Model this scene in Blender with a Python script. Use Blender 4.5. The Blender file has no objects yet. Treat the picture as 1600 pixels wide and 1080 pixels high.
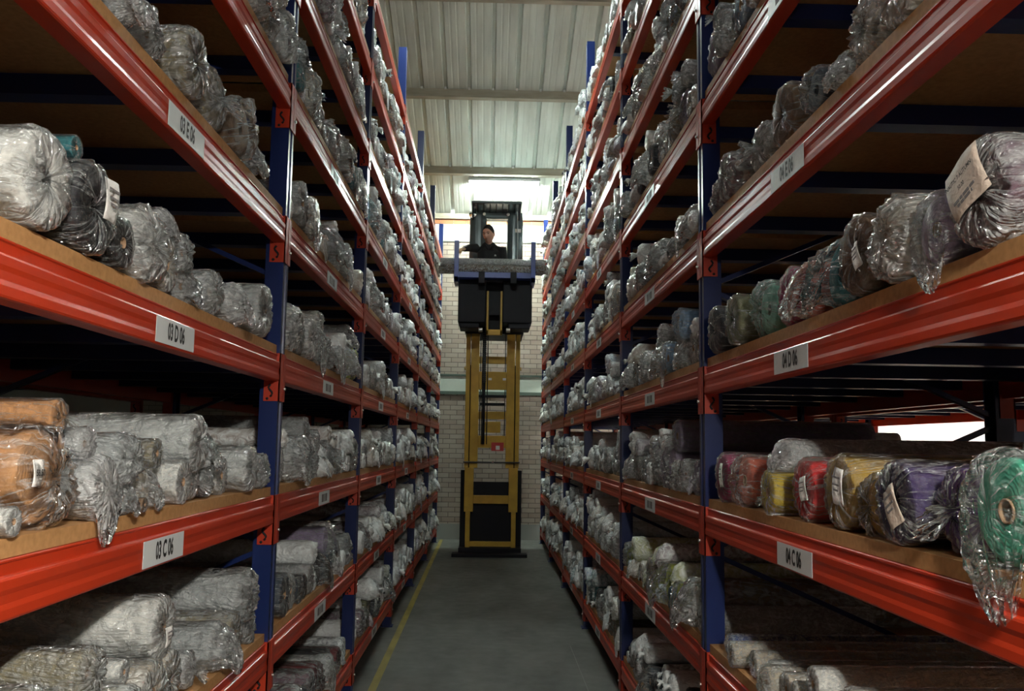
import bpy, math, random
from mathutils import Vector, Matrix, noise
import numpy as np
C = bpy.data.collections.new('warehouse_aisle'); bpy.context.scene.collection.children.link(C)
SC = bpy.context.scene
PI = math.pi
# ------------------------------------------------------------------ camera
F, PITCH, YAW, ROLL = 1318.0, 0.1004, 0.0253, 0.0146
cp, sp, cy, sy, cr, sr = math.cos(PITCH), math.sin(PITCH), math.cos(YAW), math.sin(YAW), math.cos(ROLL), math.sin(ROLL)
fw = Vector((sy*cp, cy*cp, sp)); r0 = Vector((cy, -sy, 0)); u0 = r0.cross(fw)
rt = cr*r0 + sr*u0; up = -sr*r0 + cr*u0
cam_d = bpy.data.cameras.new('camera'); cam = bpy.data.objects.new('camera', cam_d); C.objects.link(cam)
cam.matrix_world = Matrix((( rt.x, up.x, -fw.x, 0), (rt.y, up.y, -fw.y, 0), (rt.z, up.z, -fw.z, 0), (0, 0, 0, 1)))
cam_d.sensor_fit = 'HORIZONTAL'; cam_d.sensor_width = 36.0; cam_d.lens = F/1600*36
cam_d.shift_y = 22.2/1600; cam_d.clip_start = 0.05; cam_d.clip_end = 100
SC.camera = cam
# ------------------------------------------------------------------ world, exposure
w = bpy.data.worlds.new('world'); SC.world = w; w.use_nodes = True
w.node_tree.nodes['Background'].inputs[0].default_value = (0.5, 0.6, 0.7, 1)
w.node_tree.nodes['Background'].inputs[1].default_value = 0.004
vs = SC.view_settings
vs.view_transform = 'Standard'; vs.look = 'None'; vs.gamma = 1.0; vs.exposure = 1.8; vs.use_curve_mapping = False
# ------------------------------------------------------------------ sizes
WL, WR = 0.869, 0.89           # rack faces either side of the aisle
Y0, BAY = 1.32, 2.2            # first upright, bay length
HC = {-1: -0.2215, 1: -0.246}  # top of the C beam (the eye is at z = 0)
STEP = 0.578
BT = 0.037                     # shelf board thickness above beam
FLOOR = -1.66
DEPTH = 1.3
TOPZ = {-1: 3.83, 1: 3.94}
YW = 15.0
SLOPE = 0.3463
def roof_z(y): return 4.152 + SLOPE*(YW-y)
# ------------------------------------------------------------------ materials
def node(nt, t, **kw):
    n = nt.nodes.new(t)
    for k, v in kw.items(): setattr(n, k, v)
    return n
def mat(name, col=(.5,.5,.5), rough=.5, metal=0.0, spec=.5, emit=None, strength=0, bump=None, coat=0):
    m = bpy.data.materials.new(name); m.use_nodes = True
    nt = m.node_tree; b = nt.nodes['Principled BSDF']
    b.inputs['Base Color'].default_value = (*col, 1); b.inputs['Roughness'].default_value = rough
    b.inputs['Metallic'].default_value = metal; b.inputs['Specular IOR Level'].default_value = spec
    b.inputs['Coat Weight'].default_value = coat
    if emit: b.inputs['Emission Color'].default_value = (*emit, 1); b.inputs['Emission Strength'].default_value = strength
    if bump:
        sc, st, dist = bump
        tc = nt.nodes.new('ShaderNodeTexCoord'); n = nt.nodes.new('ShaderNodeTexNoise'); n.inputs['Scale'].default_value = sc
        n.inputs['Detail'].default_value = 4
        nt.links.new(tc.outputs['Object'], n.inputs['Vector'])
        bp = nt.nodes.new('ShaderNodeBump'); bp.inputs['Strength'].default_value = st; bp.inputs['Distance'].default_value = dist
        nt.links.new(n.outputs['Fac'], bp.inputs['Height']); nt.links.new(bp.outputs['Normal'], b.inputs['Normal'])
    return m
def mottle(m, c1, c2, scale=6, stretch=(1,1,1), detail=6, lo=.3, hi=.7, coord='Object'):
    nt = m.node_tree; b = nt.nodes['Principled BSDF']
    tc = node(nt, 'ShaderNodeTexCoord'); mp = node(nt, 'ShaderNodeMapping'); mp.inputs['Scale'].default_value = stretch
    n = node(nt, 'ShaderNodeTexNoise'); n.inputs['Scale'].default_value = scale; n.inputs['Detail'].default_value = detail
    r = node(nt, 'ShaderNodeValToRGB'); r.color_ramp.elements[0].position = lo; r.color_ramp.elements[1].position = hi
    r.color_ramp.elements[0].color = (*c1, 1); r.color_ramp.elements[1].color = (*c2, 1)
    nt.links.new(tc.outputs[coord], mp.inputs[0]); nt.links.new(mp.outputs[0], n.inputs['Vector'])
    nt.links.new(n.outputs['Fac'], r.inputs[0]); nt.links.new(r.outputs[0], b.inputs['Base Color'])
    return m, r
M = {}
M['orange'] = mat('orange_rack_paint', (.43, .033, .008), .34, 0, .35, bump=(9, .03, .01))
M['orange_dark'] = mat('orange_connector_paint', (.40, .030, .008), .4, 0, .5)
M['blue'] = mat('blue_rack_paint', (.008, .019, .09), .3, 0, .5, bump=(25, .05, .01))
m = mat('blue_perforated_upright', (.008, .019, .09), .3, 0, .5); M['post'] = m; nt = m.node_tree; b = nt.nodes['Principled BSDF']
def mth(nt, op, a, b_=None, c=None):
    n = nt.nodes.new('ShaderNodeMath'); n.operation = op
    for i, q in enumerate((a, b_, c)):
        if q is None: continue
        if isinstance(q, (int, float)): n.inputs[i].default_value = q
        else: nt.links.new(q, n.inputs[i])
    return n.outputs[0]
tc = node(nt, 'ShaderNodeTexCoord'); sx = node(nt, 'ShaderNodeSeparateXYZ'); nt.links.new(tc.outputs['Object'], sx.inputs[0])
zz = mth(nt, 'LESS_THAN', mth(nt, 'FRACT', mth(nt, 'MULTIPLY', mth(nt, 'ADD', sx.outputs['Z'], 5.0), 20.0)), .3)
yy_ = mth(nt, 'SUBTRACT', mth(nt, 'MULTIPLY', mth(nt, 'FRACT', mth(nt, 'DIVIDE', mth(nt, 'ADD', sx.outputs['Y'], 1.1-1.32), 2.2)), 2.2), 1.1)
ym = mth(nt, 'LESS_THAN', mth(nt, 'ABSOLUTE', mth(nt, 'SUBTRACT', mth(nt, 'ABSOLUTE', yy_), .029)), .0055)
mk = mth(nt, 'MULTIPLY', zz, ym); mx = node(nt, 'ShaderNodeMixRGB'); mx.inputs[1].default_value = (.008, .019, .09, 1); mx.inputs[2].default_value = (.003, .003, .006, 1)
nt.links.new(mk, mx.inputs[0]); nt.links.new(mx.outputs[0], b.inputs['Base Color'])
M['slot'] = mat('dark_slot', (.01, .008, .01), .8)
M['board'] = mottle(mat('chipboard', (.3, .18, .09), .7), (.36, .185, .065), (.48, .26, .10), 60, (1,1,1), 6)[0]
M['sign'] = mat('paper_sign', (.62, .66, .66), .45, bump=(40, .3, .003))
M['ink'] = mat('black_ink', (.012, .012, .012), .6)
M['tag'] = mat('paper_tag', (.78, .77, .74), .6, bump=(12, .3, .01))
M['tag_tan'] = mat('aged_paper_tag', (.55, .46, .38), .6, bump=(12, .3, .01))
M['grey_ink'] = mat('grey_print', (.16, .15, .15), .7)
M['core'] = mat('cardboard_tube', (.30, .19, .11), .75, bump=(30, .2, .005))
M['pin'] = mat('zinc_pin', (.8, .8, .78), .3, 1)
M['yellow'] = mottle(mat('yellow_mast_paint', (.62, .36, .03), .45), (.42, .24, .02), (.54, .32, .03), 8)[0]
M['black'] = mat('black_steel', (.005, .005, .008), .6, 0, .25)
M['chain'] = mat('oily_chain', (.03, .03, .03), .35, .8)
M['cabgrey'] = mat('dark_grey_cab_panel', (.10, .13, .135), .25, .2, .7, bump=(3, .05, .05))
M['cradle'] = mat('blue_cradle_paint', (.015, .035, .20), .35)
M['roof'] = mottle(mat('galvanised_roof_sheet', (.5, .5, .46), .55, 0, .3), (.42, .44, .40), (.58, .62, .57), 2.2, (3, .35, 1))[0]
M['purlin'] = mottle(mat('pale_purlin', (.4, .37, .3), .6), (.26, .23, .17), (.37, .34, .27), 5, (.6,3,3))[0]
M['tube'] = mat('lit_tube', (1,1,1), .5, emit=(.88, 1.0, .93), strength=150)
M['tube_mid'] = mat('lit_tube_middle', (1,1,1), .5, emit=(.9, 1.0, .95), strength=50)
M['tube_warm'] = mat('lit_tube_near', (1,1,1), .5, emit=(.95, 1.0, .95), strength=11)
M['tube_low'] = mat('lit_tube_cross_aisle', (1,1,1), .5, emit=(1.0, .93, .84), strength=310)
M['tube_side'] = mat('lit_tube_side_aisle', (1,1,1), .5, emit=(1.0, .98, .94), strength=210)
M['daylight'] = mat('daylight_through_gap', (1,1,1), .5, emit=(.9, .97, 1), strength=5)
M['fixture'] = mat('white_lamp_housing', (.7, .7, .68), .5)
M['lightwall'] = mat('white_side_wall', (.85, .84, .80), .8)
M['darkwall'] = mat('side_wall_paint', (.20, .19, .17), .85)
M['skin'] = mat('skin', (.60, .34, .25), .5)
M['glove'] = mat('work_glove', (.42, .27, .14), .7)
M['hair'] = mat('dark_hair', (.014, .010, .008), .7)
M['shirt'] = mat('black_shirt', (.010, .011, .014), .75)
M['trouser'] = mat('dark_trousers', (.012, .013, .022), .8)
M['emblem'] = mat('grey_emblem', (.35, .35, .35), .6)
M['red'] = mat('red_sticker', (.45, .03, .03), .5)
M['lens'] = mat('bright_mirror', (.9, .92, .95), .08, 1)
# floor
m, ramp = mottle(mat('concrete_floor', (.1,.1,.1), .55, 0, .35), (.058, .060, .053), (.145, .15, .135), 1.8, (1.4, .6, 1), 9, .25, .75)
M['floor'] = m
nt = m.node_tree; b = nt.nodes['Principled BSDF']
tc = node(nt, 'ShaderNodeTexCoord'); n2 = node(nt, 'ShaderNodeTexNoise'); n2.inputs['Scale'].default_value = 9; n2.inputs['Detail'].default_value = 8
rr = node(nt, 'ShaderNodeMapRange'); rr.inputs['To Min'].default_value = .4; rr.inputs['To Max'].default_value = .75
nt.links.new(tc.outputs['Object'], n2.inputs['Vector']); nt.links.new(n2.outputs['Fac'], rr.inputs['Value']); nt.links.new(rr.outputs[0], b.inputs['Roughness'])
M['line'] = mottle(mat('worn_yellow_line', (.4,.3,.05), .6), (.17, .14, .03), (.34, .27, .05), 9, (1,.3,1), 6)[0]
# brick wall
m = mat('block_wall', (.4,.35,.3), .85, 0, .2); M['brick'] = m; nt = m.node_tree; b = nt.nodes['Principled BSDF']
tc = node(nt, 'ShaderNodeTexCoord'); mp = node(nt, 'ShaderNodeMapping'); mp.inputs['Rotation'].default_value = (-PI/2, 0, 0)
br = node(nt, 'ShaderNodeTexBrick'); br.inputs['Scale'].default_value = 1.0; br.inputs['Brick Width'].default_value = .235; br.inputs['Row Height'].default_value = .085
br.inputs['Mortar Size'].default_value = .006; br.inputs['Mortar Smooth'].default_value = .2; br.inputs['Bias'].default_value = 0
br.inputs['Color1'].default_value = (.27, .22, .18, 1); br.inputs['Color2'].default_value = (.33, .29, .24, 1); br.inputs['Mortar'].default_value = (.13, .105, .09, 1)
nt.links.new(tc.outputs['Object'], mp.inputs[0]); nt.links.new(mp.outputs[0], br.inputs['Vector']); nt.links.new(br.outputs['Color'], b.inputs['Base Color'])
bp = node(nt, 'ShaderNodeBump'); bp.inputs['Strength'].default_value = .6; bp.inputs['Distance'].default_value = .01; bp.invert = True
nt.links.new(br.outputs['Fac'], bp.inputs['Height']); nt.links.new(bp.outputs['Normal'], b.inputs['Normal'])
M['band'] = mat('pale_green_render', (.46, .52, .45), .8)
M['bandline'] = mat('dark_green_strip', (.06, .09, .07), .6)
M['topband'] = mottle(mat('white_render', (.75, .75, .7), .8), (.66,.66,.60), (.80,.80,.76), 3, (1,1,1), 5)[0]
M['redbrick'] = mat('red_brick_course', (.42, .17, .08), .85)
M['plinth'] = mat('grey_plinth', (.22, .23, .21), .85)
# fabric palette: name -> (colour, words)
PAL = {
 'white': ((.82,.82,.78),'white'), 'cream': ((.56,.51,.41),'cream'), 'beige': ((.52,.46,.36),'beige'), 'khaki': ((.27,.24,.15),'khaki'),
 'tan': ((.44,.23,.10),'tan brown'), 'brown': ((.19,.12,.07),'brown'), 'grey': ((.44,.47,.47),'grey'), 'pale': ((.60,.63,.62),'pale grey'),
 'clear': ((.70,.73,.73),'whitish'), 'charcoal': ((.022,.023,.028),'charcoal'), 'black': ((.012,.012,.014),'black'), 'slate': ((.05,.065,.085),'slate blue'),
 'teal': ((.03,.17,.19),'teal'), 'mint': ((.22,.50,.40),'mint green'), 'green': ((.06,.33,.22),'sea green'), 'olive': ((.17,.18,.10),'olive'),
 'magenta': ((.36,.03,.11),'magenta'), 'coral': ((.52,.12,.07),'coral'), 'red': ((.62,.028,.03),'red'), 'gold': ((.38,.25,.05),'golden yellow'),
 'yellow': ((.48,.36,.04),'yellow'), 'lime': ((.36,.42,.05),'lime yellow'), 'indigo': ((.038,.022,.085),'dark indigo'), 'purple': ((.10,.035,.22),'purple'),
 'mauve': ((.19,.12,.16),'mauve'), 'lilac': ((.30,.25,.36),'lilac'), 'blue': ((.07,.13,.32),'blue'), 'sky': ((.25,.38,.55),'sky blue'),
 'maroon': ((.13,.02,.025),'maroon')}
def fabric(key):
    col = PAL[key][0]; m = bpy.data.materials.new('fabric_'+key); m.use_nodes = True; nt = m.node_tree; b = nt.nodes['Principled BSDF']
    b.inputs['Roughness'].default_value = .75; b.inputs['Specular IOR Level'].default_value = .25
    tc = node(nt, 'ShaderNodeTexCoord'); sp_ = node(nt, 'ShaderNodeSeparateXYZ'); nt.links.new(tc.outputs['Object'], sp_.inputs[0])
    # wound layers: rings round the axis
    cx = node(nt, 'ShaderNodeCombineXYZ'); nt.links.new(sp_.outputs['Y'], cx.inputs['X']); nt.links.new(sp_.outputs['Z'], cx.inputs['Y'])
    ln = node(nt, 'ShaderNodeVectorMath', operation='LENGTH'); nt.links.new(cx.outputs[0], ln.inputs[0])
    n = node(nt, 'ShaderNodeTexNoise'); n.inputs['Scale'].default_value = 3.5; n.inputs['Detail'].default_value = 5
    nt.links.new(tc.outputs['Object'], n.inputs['Vector'])
    ma = node(nt, 'ShaderNodeMath', operation='MULTIPLY_ADD'); ma.inputs[1].default_value = .35; nt.links.new(n.outputs['Fac'], ma.inputs[0]); nt.links.new(ln.outputs['Value'], ma.inputs[2])
    mu = node(nt, 'ShaderNodeMath', operation='MULTIPLY'); mu.inputs[1].default_value = 62; nt.links.new(ma.outputs[0], mu.inputs[0])
    si = node(nt, 'ShaderNodeMath', operation='SINE'); nt.links.new(mu.outputs[0], si.inputs[0])
    bp = node(nt, 'ShaderNodeBump'); bp.inputs['Strength'].default_value = .16; bp.inputs['Distance'].default_value = .01
    nt.links.new(si.outputs[0], bp.inputs['Height']); nt.links.new(bp.outputs['Normal'], b.inputs['Normal'])
    r = node(nt, 'ShaderNodeValToRGB'); r.color_ramp.elements[0].position = .35; r.color_ramp.elements[1].position = .65
    r.color_ramp.elements[0].color = tuple(c*.78 for c in col)+(1,); r.color_ramp.elements[1].color = tuple(min(1,c*1.15) for c in col)+(1,)
    nt.links.new(n.outputs['Fac'], r.inputs[0]); nt.links.new(r.outputs[0], b.inputs['Base Color'])
    return m
FAB = {k: fabric(k) for k in PAL}
def film(name, a_lo, a_hi, tint=(.93,.98,.98), line=.22, gloss=.15):
    """clear crinkled polythene: mostly see-through, milky where creased, fold highlights painted in as pale lines, glossy everywhere"""
    m = bpy.data.materials.new(name); m.use_nodes = True; nt = m.node_tree; nt.nodes.clear()
    out = node(nt, 'ShaderNodeOutputMaterial'); tc = node(nt, 'ShaderNodeTexCoord'); oi = node(nt, 'ShaderNodeObjectInfo')
    ad = node(nt, 'ShaderNodeVectorMath', operation='ADD'); mu = node(nt, 'ShaderNodeMath', operation='MULTIPLY'); mu.inputs[1].default_value = 37
    nt.links.new(oi.outputs['Random'], mu.inputs[0]); nt.links.new(tc.outputs['Object'], ad.inputs[0]); nt.links.new(mu.outputs[0], ad.inputs[1])
    n = node(nt, 'ShaderNodeTexNoise'); n.inputs['Scale'].default_value = 1.9; n.inputs['Detail'].default_value = 3.5; n.inputs['Distortion'].default_value = 1.4
    nt.links.new(ad.outputs[0], n.inputs['Vector'])
    v = node(nt, 'ShaderNodeTexVoronoi', feature='DISTANCE_TO_EDGE'); v.inputs['Scale'].default_value = 2.2
    mixv = node(nt, 'ShaderNodeVectorMath', operation='MULTIPLY_ADD'); mixv.inputs[1].default_value = (.6,.6,.6)
    nt.links.new(n.outputs['Color'], mixv.inputs[0]); nt.links.new(ad.outputs[0], mixv.inputs[2]); nt.links.new(mixv.outputs[0], v.inputs['Vector'])
    # taut folds running along the roll and radially over its end
    sp_ = node(nt, 'ShaderNodeSeparateXYZ'); nt.links.new(tc.outputs['Object'], sp_.inputs[0])
    yz = node(nt, 'ShaderNodeCombineXYZ'); nt.links.new(sp_.outputs['Y'], yz.inputs['X']); nt.links.new(sp_.outputs['Z'], yz.inputs['Y'])
    nm = node(nt, 'ShaderNodeVectorMath', operation='NORMALIZE'); nt.links.new(yz.outputs[0], nm.inputs[0])
    lf = node(nt, 'ShaderNodeVectorMath', operation='MULTIPLY_ADD'); lf.inputs[1].default_value = (2.2, 2.2, 2.2)
    sc3 = node(nt, 'ShaderNodeVectorMath', operation='SCALE'); sc3.inputs['Scale'].default_value = .45; nt.links.new(ad.outputs[0], sc3.inputs[0])
    nt.links.new(nm.outputs[0], lf.inputs[0]); nt.links.new(sc3.outputs[0], lf.inputs[2])
    rn = node(nt, 'ShaderNodeTexNoise'); rn.inputs['Scale'].default_value = 1.25; rn.inputs['Detail'].default_value = 3; rn.inputs['Roughness'].default_value = .55; rn.inputs['Distortion'].default_value = .7
    nt.links.new(lf.outputs[0], rn.inputs['Vector'])
    rs = node(nt, 'ShaderNodeMath', operation='SUBTRACT'); rs.inputs[1].default_value = .5; nt.links.new(rn.outputs['Fac'], rs.inputs[0])
    ra = node(nt, 'ShaderNodeMath', operation='ABSOLUTE'); nt.links.new(rs.outputs[0], ra.inputs[0])
    rm = node(nt, 'ShaderNodeMath', operation='MULTIPLY'); rm.inputs[1].default_value = 3.2; nt.links.new(ra.outputs[0], rm.inputs[0])
    hq = node(nt, 'ShaderNodeMath', operation='ADD'); nt.links.new(rm.outputs[0], hq.inputs[0]); nt.links.new(n.outputs['Fac'], hq.inputs[1])
    hs = node(nt, 'ShaderNodeMath', operation='MULTIPLY_ADD'); hs.inputs[1].default_value = .9
    nt.links.new(v.outputs['Distance'], hs.inputs[0]); nt.links.new(hq.outputs[0], hs.inputs[2])
    bp = node(nt, 'ShaderNodeBump'); bp.inputs['Strength'].default_value = 1.0; bp.inputs['Distance'].default_value = .032
    nt.links.new(hs.outputs[0], bp.inputs['Height'])
    al = node(nt, 'ShaderNodeMapRange'); al.inputs['From Min'].default_value = .35; al.inputs['From Max'].default_value = .70
    al.inputs['To Min'].default_value = a_lo; al.inputs['To Max'].default_value = a_hi; nt.links.new(n.outputs['Fac'], al.inputs['Value'])
    tr = node(nt, 'ShaderNodeBsdfTransparent'); tr.inputs[0].default_value = (.97,.98,.98,1)
    df = node(nt, 'ShaderNodeBsdfDiffuse'); df.inputs[0].default_value = (*tint, 1); nt.links.new(bp.outputs[0], df.inputs['Normal'])
    tl = node(nt, 'ShaderNodeBsdfTranslucent'); tl.inputs[0].default_value = (*tint, 1)
    m0 = node(nt, 'ShaderNodeMixShader'); m0.inputs[0].default_value = .35; nt.links.new(df.outputs[0], m0.inputs[1]); nt.links.new(tl.outputs[0], m0.inputs[2])
    ln_ = node(nt, 'ShaderNodeMath', operation='MULTIPLY_ADD'); ln_.inputs[1].default_value = -22; ln_.inputs[2].default_value = 1; ln_.use_clamp = True  # pale lines painted in as bright streaks along the folds
    nt.links.new(ra.outputs[0], ln_.inputs[0])
    la = node(nt, 'ShaderNodeMath', operation='MULTIPLY_ADD'); la.inputs[1].default_value = line; la.use_clamp = True
    nt.links.new(ln_.outputs[0], la.inputs[0]); nt.links.new(al.outputs[0], la.inputs[2])
    m1 = node(nt, 'ShaderNodeMixShader'); nt.links.new(la.outputs[0], m1.inputs[0]); nt.links.new(tr.outputs[0], m1.inputs[1]); nt.links.new(m0.outputs[0], m1.inputs[2])
    gl = node(nt, 'ShaderNodeBsdfGlossy'); gl.inputs['Roughness'].default_value = .12; gl.inputs[0].default_value = (1,1,1,1); nt.links.new(bp.outputs[0], gl.inputs['Normal'])
    fr = node(nt, 'ShaderNodeFresnel'); fr.inputs[0].default_value = 1.42
    fm = node(nt, 'ShaderNodeMath', operation='MULTIPLY_ADD'); fm.inputs[1].default_value = .8; fm.inputs[2].default_value = gloss; fm.use_clamp = True
    nt.links.new(fr.outputs[0], fm.inputs[0])
    m2 = node(nt, 'ShaderNodeMixShader'); nt.links.new(fm.outputs[0], m2.inputs[0]); nt.links.new(m1.outputs[0], m2.inputs[1]); nt.links.new(gl.outputs[0], m2.inputs[2])
    nt.links.new(m2.outputs[0], out.inputs[0])
    return m
M['film'] = film('clear_polythene', .10, .58)
M['film_tight'] = film('tight_clear_polythene', .0, .12, line=.30, gloss=.05)
M['film_milky'] = film('milky_polythene', .22, .75, (.94,.96,.96))
# wrapped surface for the many far rolls: tint attribute under a milky crinkled coat
m = bpy.data.materials.new('polythene_wrapped_fabric'); m.use_nodes = True; M['far'] = m; nt = m.node_tree; b = nt.nodes['Principled BSDF']
at = node(nt, 'ShaderNodeAttribute'); at.attribute_name = 'tint'; tc = node(nt, 'ShaderNodeTexCoord')
n = node(nt, 'ShaderNodeTexNoise'); n.inputs['Scale'].default_value = 26; n.inputs['Detail'].default_value = 5; n.inputs['Distortion'].default_value = 1.6
nt.links.new(tc.outputs['Object'], n.inputs['Vector'])
mr = node(nt, 'ShaderNodeMapRange'); mr.inputs['From Min'].default_value = .35; mr.inputs['From Max'].default_value = .7; mr.inputs['To Min'].default_value = .25; mr.inputs['To Max'].default_value = .95
nt.links.new(n.outputs['Fac'], mr.inputs['Value'])
mx = node(nt, 'ShaderNodeMixRGB'); mx.inputs[2].default_value = (.88,.95,.95,1); nt.links.new(mr.outputs[0], mx.inputs[0]); nt.links.new(at.outputs['Color'], mx.inputs[1]); nt.links.new(mx.outputs[0], b.inputs['Base Color'])
b.inputs['Roughness'].default_value = .14; b.inputs['Specular IOR Level'].default_value = 1.0
bp = node(nt, 'ShaderNodeBump'); bp.inputs['Strength'].default_value = 1.0; bp.inputs['Distance'].default_value = .012
nt.links.new(n.outputs['Fac'], bp.inputs['Height']); nt.links.new(bp.outputs['Normal'], b.inputs['Normal'])
# ------------------------------------------------------------------ mesh helpers
class MB:
    def __init__(s): s.v = []; s.f = []; s.s = []
    def add(s, vs_, fs, smooth=False):
        o = len(s.v); s.v += [tuple(v) for v in vs_]; s.f += [tuple(i+o for i in f) for f in fs]; s.s += [smooth]*len(fs); return s
    def box(s, a, b):
        x0,y0,z0 = (min(a[i],b[i]) for i in range(3)); x1,y1,z1 = (max(a[i],b[i]) for i in range(3))
        return s.add([(x0,y0,z0),(x1,y0,z0),(x1,y1,z0),(x0,y1,z0),(x0,y0,z1),(x1,y0,z1),(x1,y1,z1),(x0,y1,z1)],
              [(0,3,2,1),(4,5,6,7),(0,1,5,4),(1,2,6,5),(2,3,7,6),(3,0,4,7)])
    def prism_y(s, prof, y0, y1):
        n = len(prof); vs_ = [(x,y0,z) for x,z in prof]+[(x,y1,z) for x,z in prof]
        return s.add(vs_, [tuple(range(n)), tuple(range(2*n-1,n-1,-1))]+[(i,i+n,(i+1)%n+n,(i+1)%n) for i in range(n)])
    def bar(s, p, q, w=.02, h=None, n=4, smooth=False):
        p, q = Vector(p), Vector(q); d = (q-p).normalized(); a = d.cross(Vector((0,0,1)))
        if a.length < 1e-3: a = Vector((1,0,0))
        a.normalize(); c = d.cross(a); h = h or w; vs_ = []
        for e in (p, q):
            for i in range(n):
                t = 2*PI*(i+.5)/n; k = 1.414 if n == 4 else 1
                vs_.append(e + a*math.cos(t)*w/2*k + c*math.sin(t)*h/2*k)
        return s.add(vs_, [tuple(range(n))[::-1], tuple(range(n,2*n))]+[(i,(i+1)%n,(i+1)%n+n,i+n) for i in range(n)], smooth)
    def tube(s, pts, r=.01, n=8):
        pts = [Vector(p) for p in pts]; rs = r if isinstance(r, (list,tuple)) else [r]*len(pts); vs_ = []
        for i, p in enumerate(pts):
            d = (pts[min(i+1,len(pts)-1)]-pts[max(i-1,0)]).normalized(); a = d.cross(Vector((.13,.2,1))).normalized(); c = d.cross(a)
            for k in range(n): t = 2*PI*k/n; vs_.append(p+(a*math.cos(t)+c*math.sin(t))*rs[i])
        fs = [(i*n+k, i*n+(k+1)%n, (i+1)*n+(k+1)%n, (i+1)*n+k) for i in range(len(pts)-1) for k in range(n)]
        fs += [tuple(range(n))[::-1], tuple(range((len(pts)-1)*n, len(pts)*n))]
        return s.add(vs_, fs, True)
    def mesh(s, name, m=None):
        me = bpy.data.meshes.new(name); me.from_pydata(s.v, [], s.f)
        me.polygons.foreach_set('use_smooth', s.s)
        if m: me.materials.append(m)
        me.update(); return me
    def build(s, name, m, parent=None, bevel=0):
        o = bpy.data.objects.new(name, s.mesh(name, m)); C.objects.link(o)
        if parent: o.parent = parent
        if bevel:
            bv = o.modifiers.new('bevel', 'BEVEL'); bv.width = bevel; bv.segments = 2; bv.limit_method = 'ANGLE'
        return o
def tag(o, label=None, cat=None, group=None, kind=None):
    if label: o['label'] = label
    if cat: o['category'] = cat
    if group: o['group'] = group
    if kind: o['kind'] = kind
    return o
def empty(name, loc=(0,0,0), label=None, cat=None, group=None):
    o = bpy.data.objects.new(name, None); C.objects.link(o); o.location = loc; o.empty_display_size = .1
    return tag(o, label, cat, group)
def text_mesh(s, size, mt, name='lettering', bold=.02, sx=1.0):
    cu = bpy.data.curves.new(name, 'FONT'); cu.body = s; cu.size = size; cu.align_x = 'CENTER'; cu.align_y = 'CENTER'; cu.offset = bold*size; cu.resolution_u = 3
    o = bpy.data.objects.new(name, cu); C.objects.link(o); dg = bpy.context.evaluated_depsgraph_get()
    me = bpy.data.meshes.new_from_object(o.evaluated_get(dg)); bpy.data.objects.remove(o); bpy.data.curves.remove(cu)
    for v in me.vertices: v.co.x *= sx
    me.materials.clear(); me.materials.append(mt); me.name = name
    return me
def place(name, me, parent=None, loc=(0,0,0), rot=None, scale=1):
    o = bpy.data.objects.new(name, me); C.objects.link(o)
    if parent: o.parent = parent
    o.location = loc
    if rot is not None: o.rotation_euler = rot
    o.scale = (scale,)*3 if not isinstance(scale, (tuple, list)) else scale
    return o
# ------------------------------------------------------------------ setting
def struct(name, mb, m, **k): return tag(mb.build(name, m, **k), kind='structure')
XL, XR, YN = -6.2, 6.4, -7.0
struct('floor', MB().box((XL, YN, FLOOR-.1), (XR, YW, FLOOR)), M['floor'])
struct('trim_1', MB().add([(-.74,-3,FLOOR+.004),(-.69,-3,FLOOR+.004),(-.735,6.2,FLOOR+.004),(-.79,6.2,FLOOR+.004),(-.775,14.9,FLOOR+.004),(-.83,14.9,FLOOR+.004)],
       [(0,1,2,3),(3,2,4,5)]), M['line'])
struct('trim_2', MB().box((.70, -3, FLOOR), (.704, 7.2, FLOOR+.002)), M['plinth'])
def wall_y(y0, z0, z1, m, name, x0=XL, x1=XR, th=.2): return struct(name, MB().box((x0, y0, z0), (x1, y0+th, z1)), m)
wall_y(YW, FLOOR-.1, roof_z(YW)+.05, M['brick'], 'wall_back')
def strip(name, z0, z1, d, m): return struct(name, MB().box((XL, YW-d, z0), (XR, YW, z1)), m)
strip('trim_3', .93, 1.21, .012, M['band']); strip('trim_4', 1.205, 1.235, .03, M['bandline']); strip('trim_5', .875, .93, .03, M['bandline'])
strip('trim_6', 3.66, 3.96, .012, M['topband']); strip('trim_7', 3.635, 3.66, .02, M['plinth'])
strip('baseboard_back', FLOOR, -1.39, .015, M['plinth'])
mb = MB()
x = -4.0
while x < 4: mb.box((x, YW-.016, 3.965), (x+.225, YW, 4.045)); x += .235
struct('trim_8', mb, M['redbrick'])
struct('wall_left', MB().box((XL-.2, YN, FLOOR-.1), (XL, YW, 12)), M['darkwall'])
struct('wall_right', MB().box((XR, YN, FLOOR-.1), (XR+.2, YW, 12)), M['lightwall'])
struct('wall_front', MB().box((XL, YN-.2, FLOOR-.1), (XR, YN, 12)), M['darkwall'])
# ribbed roof sheet: flat pans and inverted ribs running down the slope
mb = MB(); PITCHX = .35; x = -6.333; xs = []
prof = []
while x < XR+.2:
    prof += [(x-.036, 0), (x-.022, .042), (x+.022, .042), (x+.036, 0), (x+.10, 0), (x+.103, .003), (x+.125, .003), (x+.128, 0), (x+.19, 0), (x+.193, .003), (x+.215, .003), (x+.218, 0)]
    xs.append(x); x += PITCHX
ya, yb = YW+.3, YN-.2
vs_ = []
for px_, dz in prof: vs_ += [(px_, ya, roof_z(ya)+dz), (px_, yb, roof_z(yb)+dz)]
fs = [(2*i, 2*i+1, 2*i+3, 2*i+2) for i in range(len(prof)-1)]
mb.add(vs_, fs)
vs_t = [(XL-.3, ya, roof_z(ya)+.09), (XR+.3, ya, roof_z(ya)+.09), (XR+.3, yb, roof_z(yb)+.09), (XL-.3, yb, roof_z(yb)+.09)]
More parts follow.
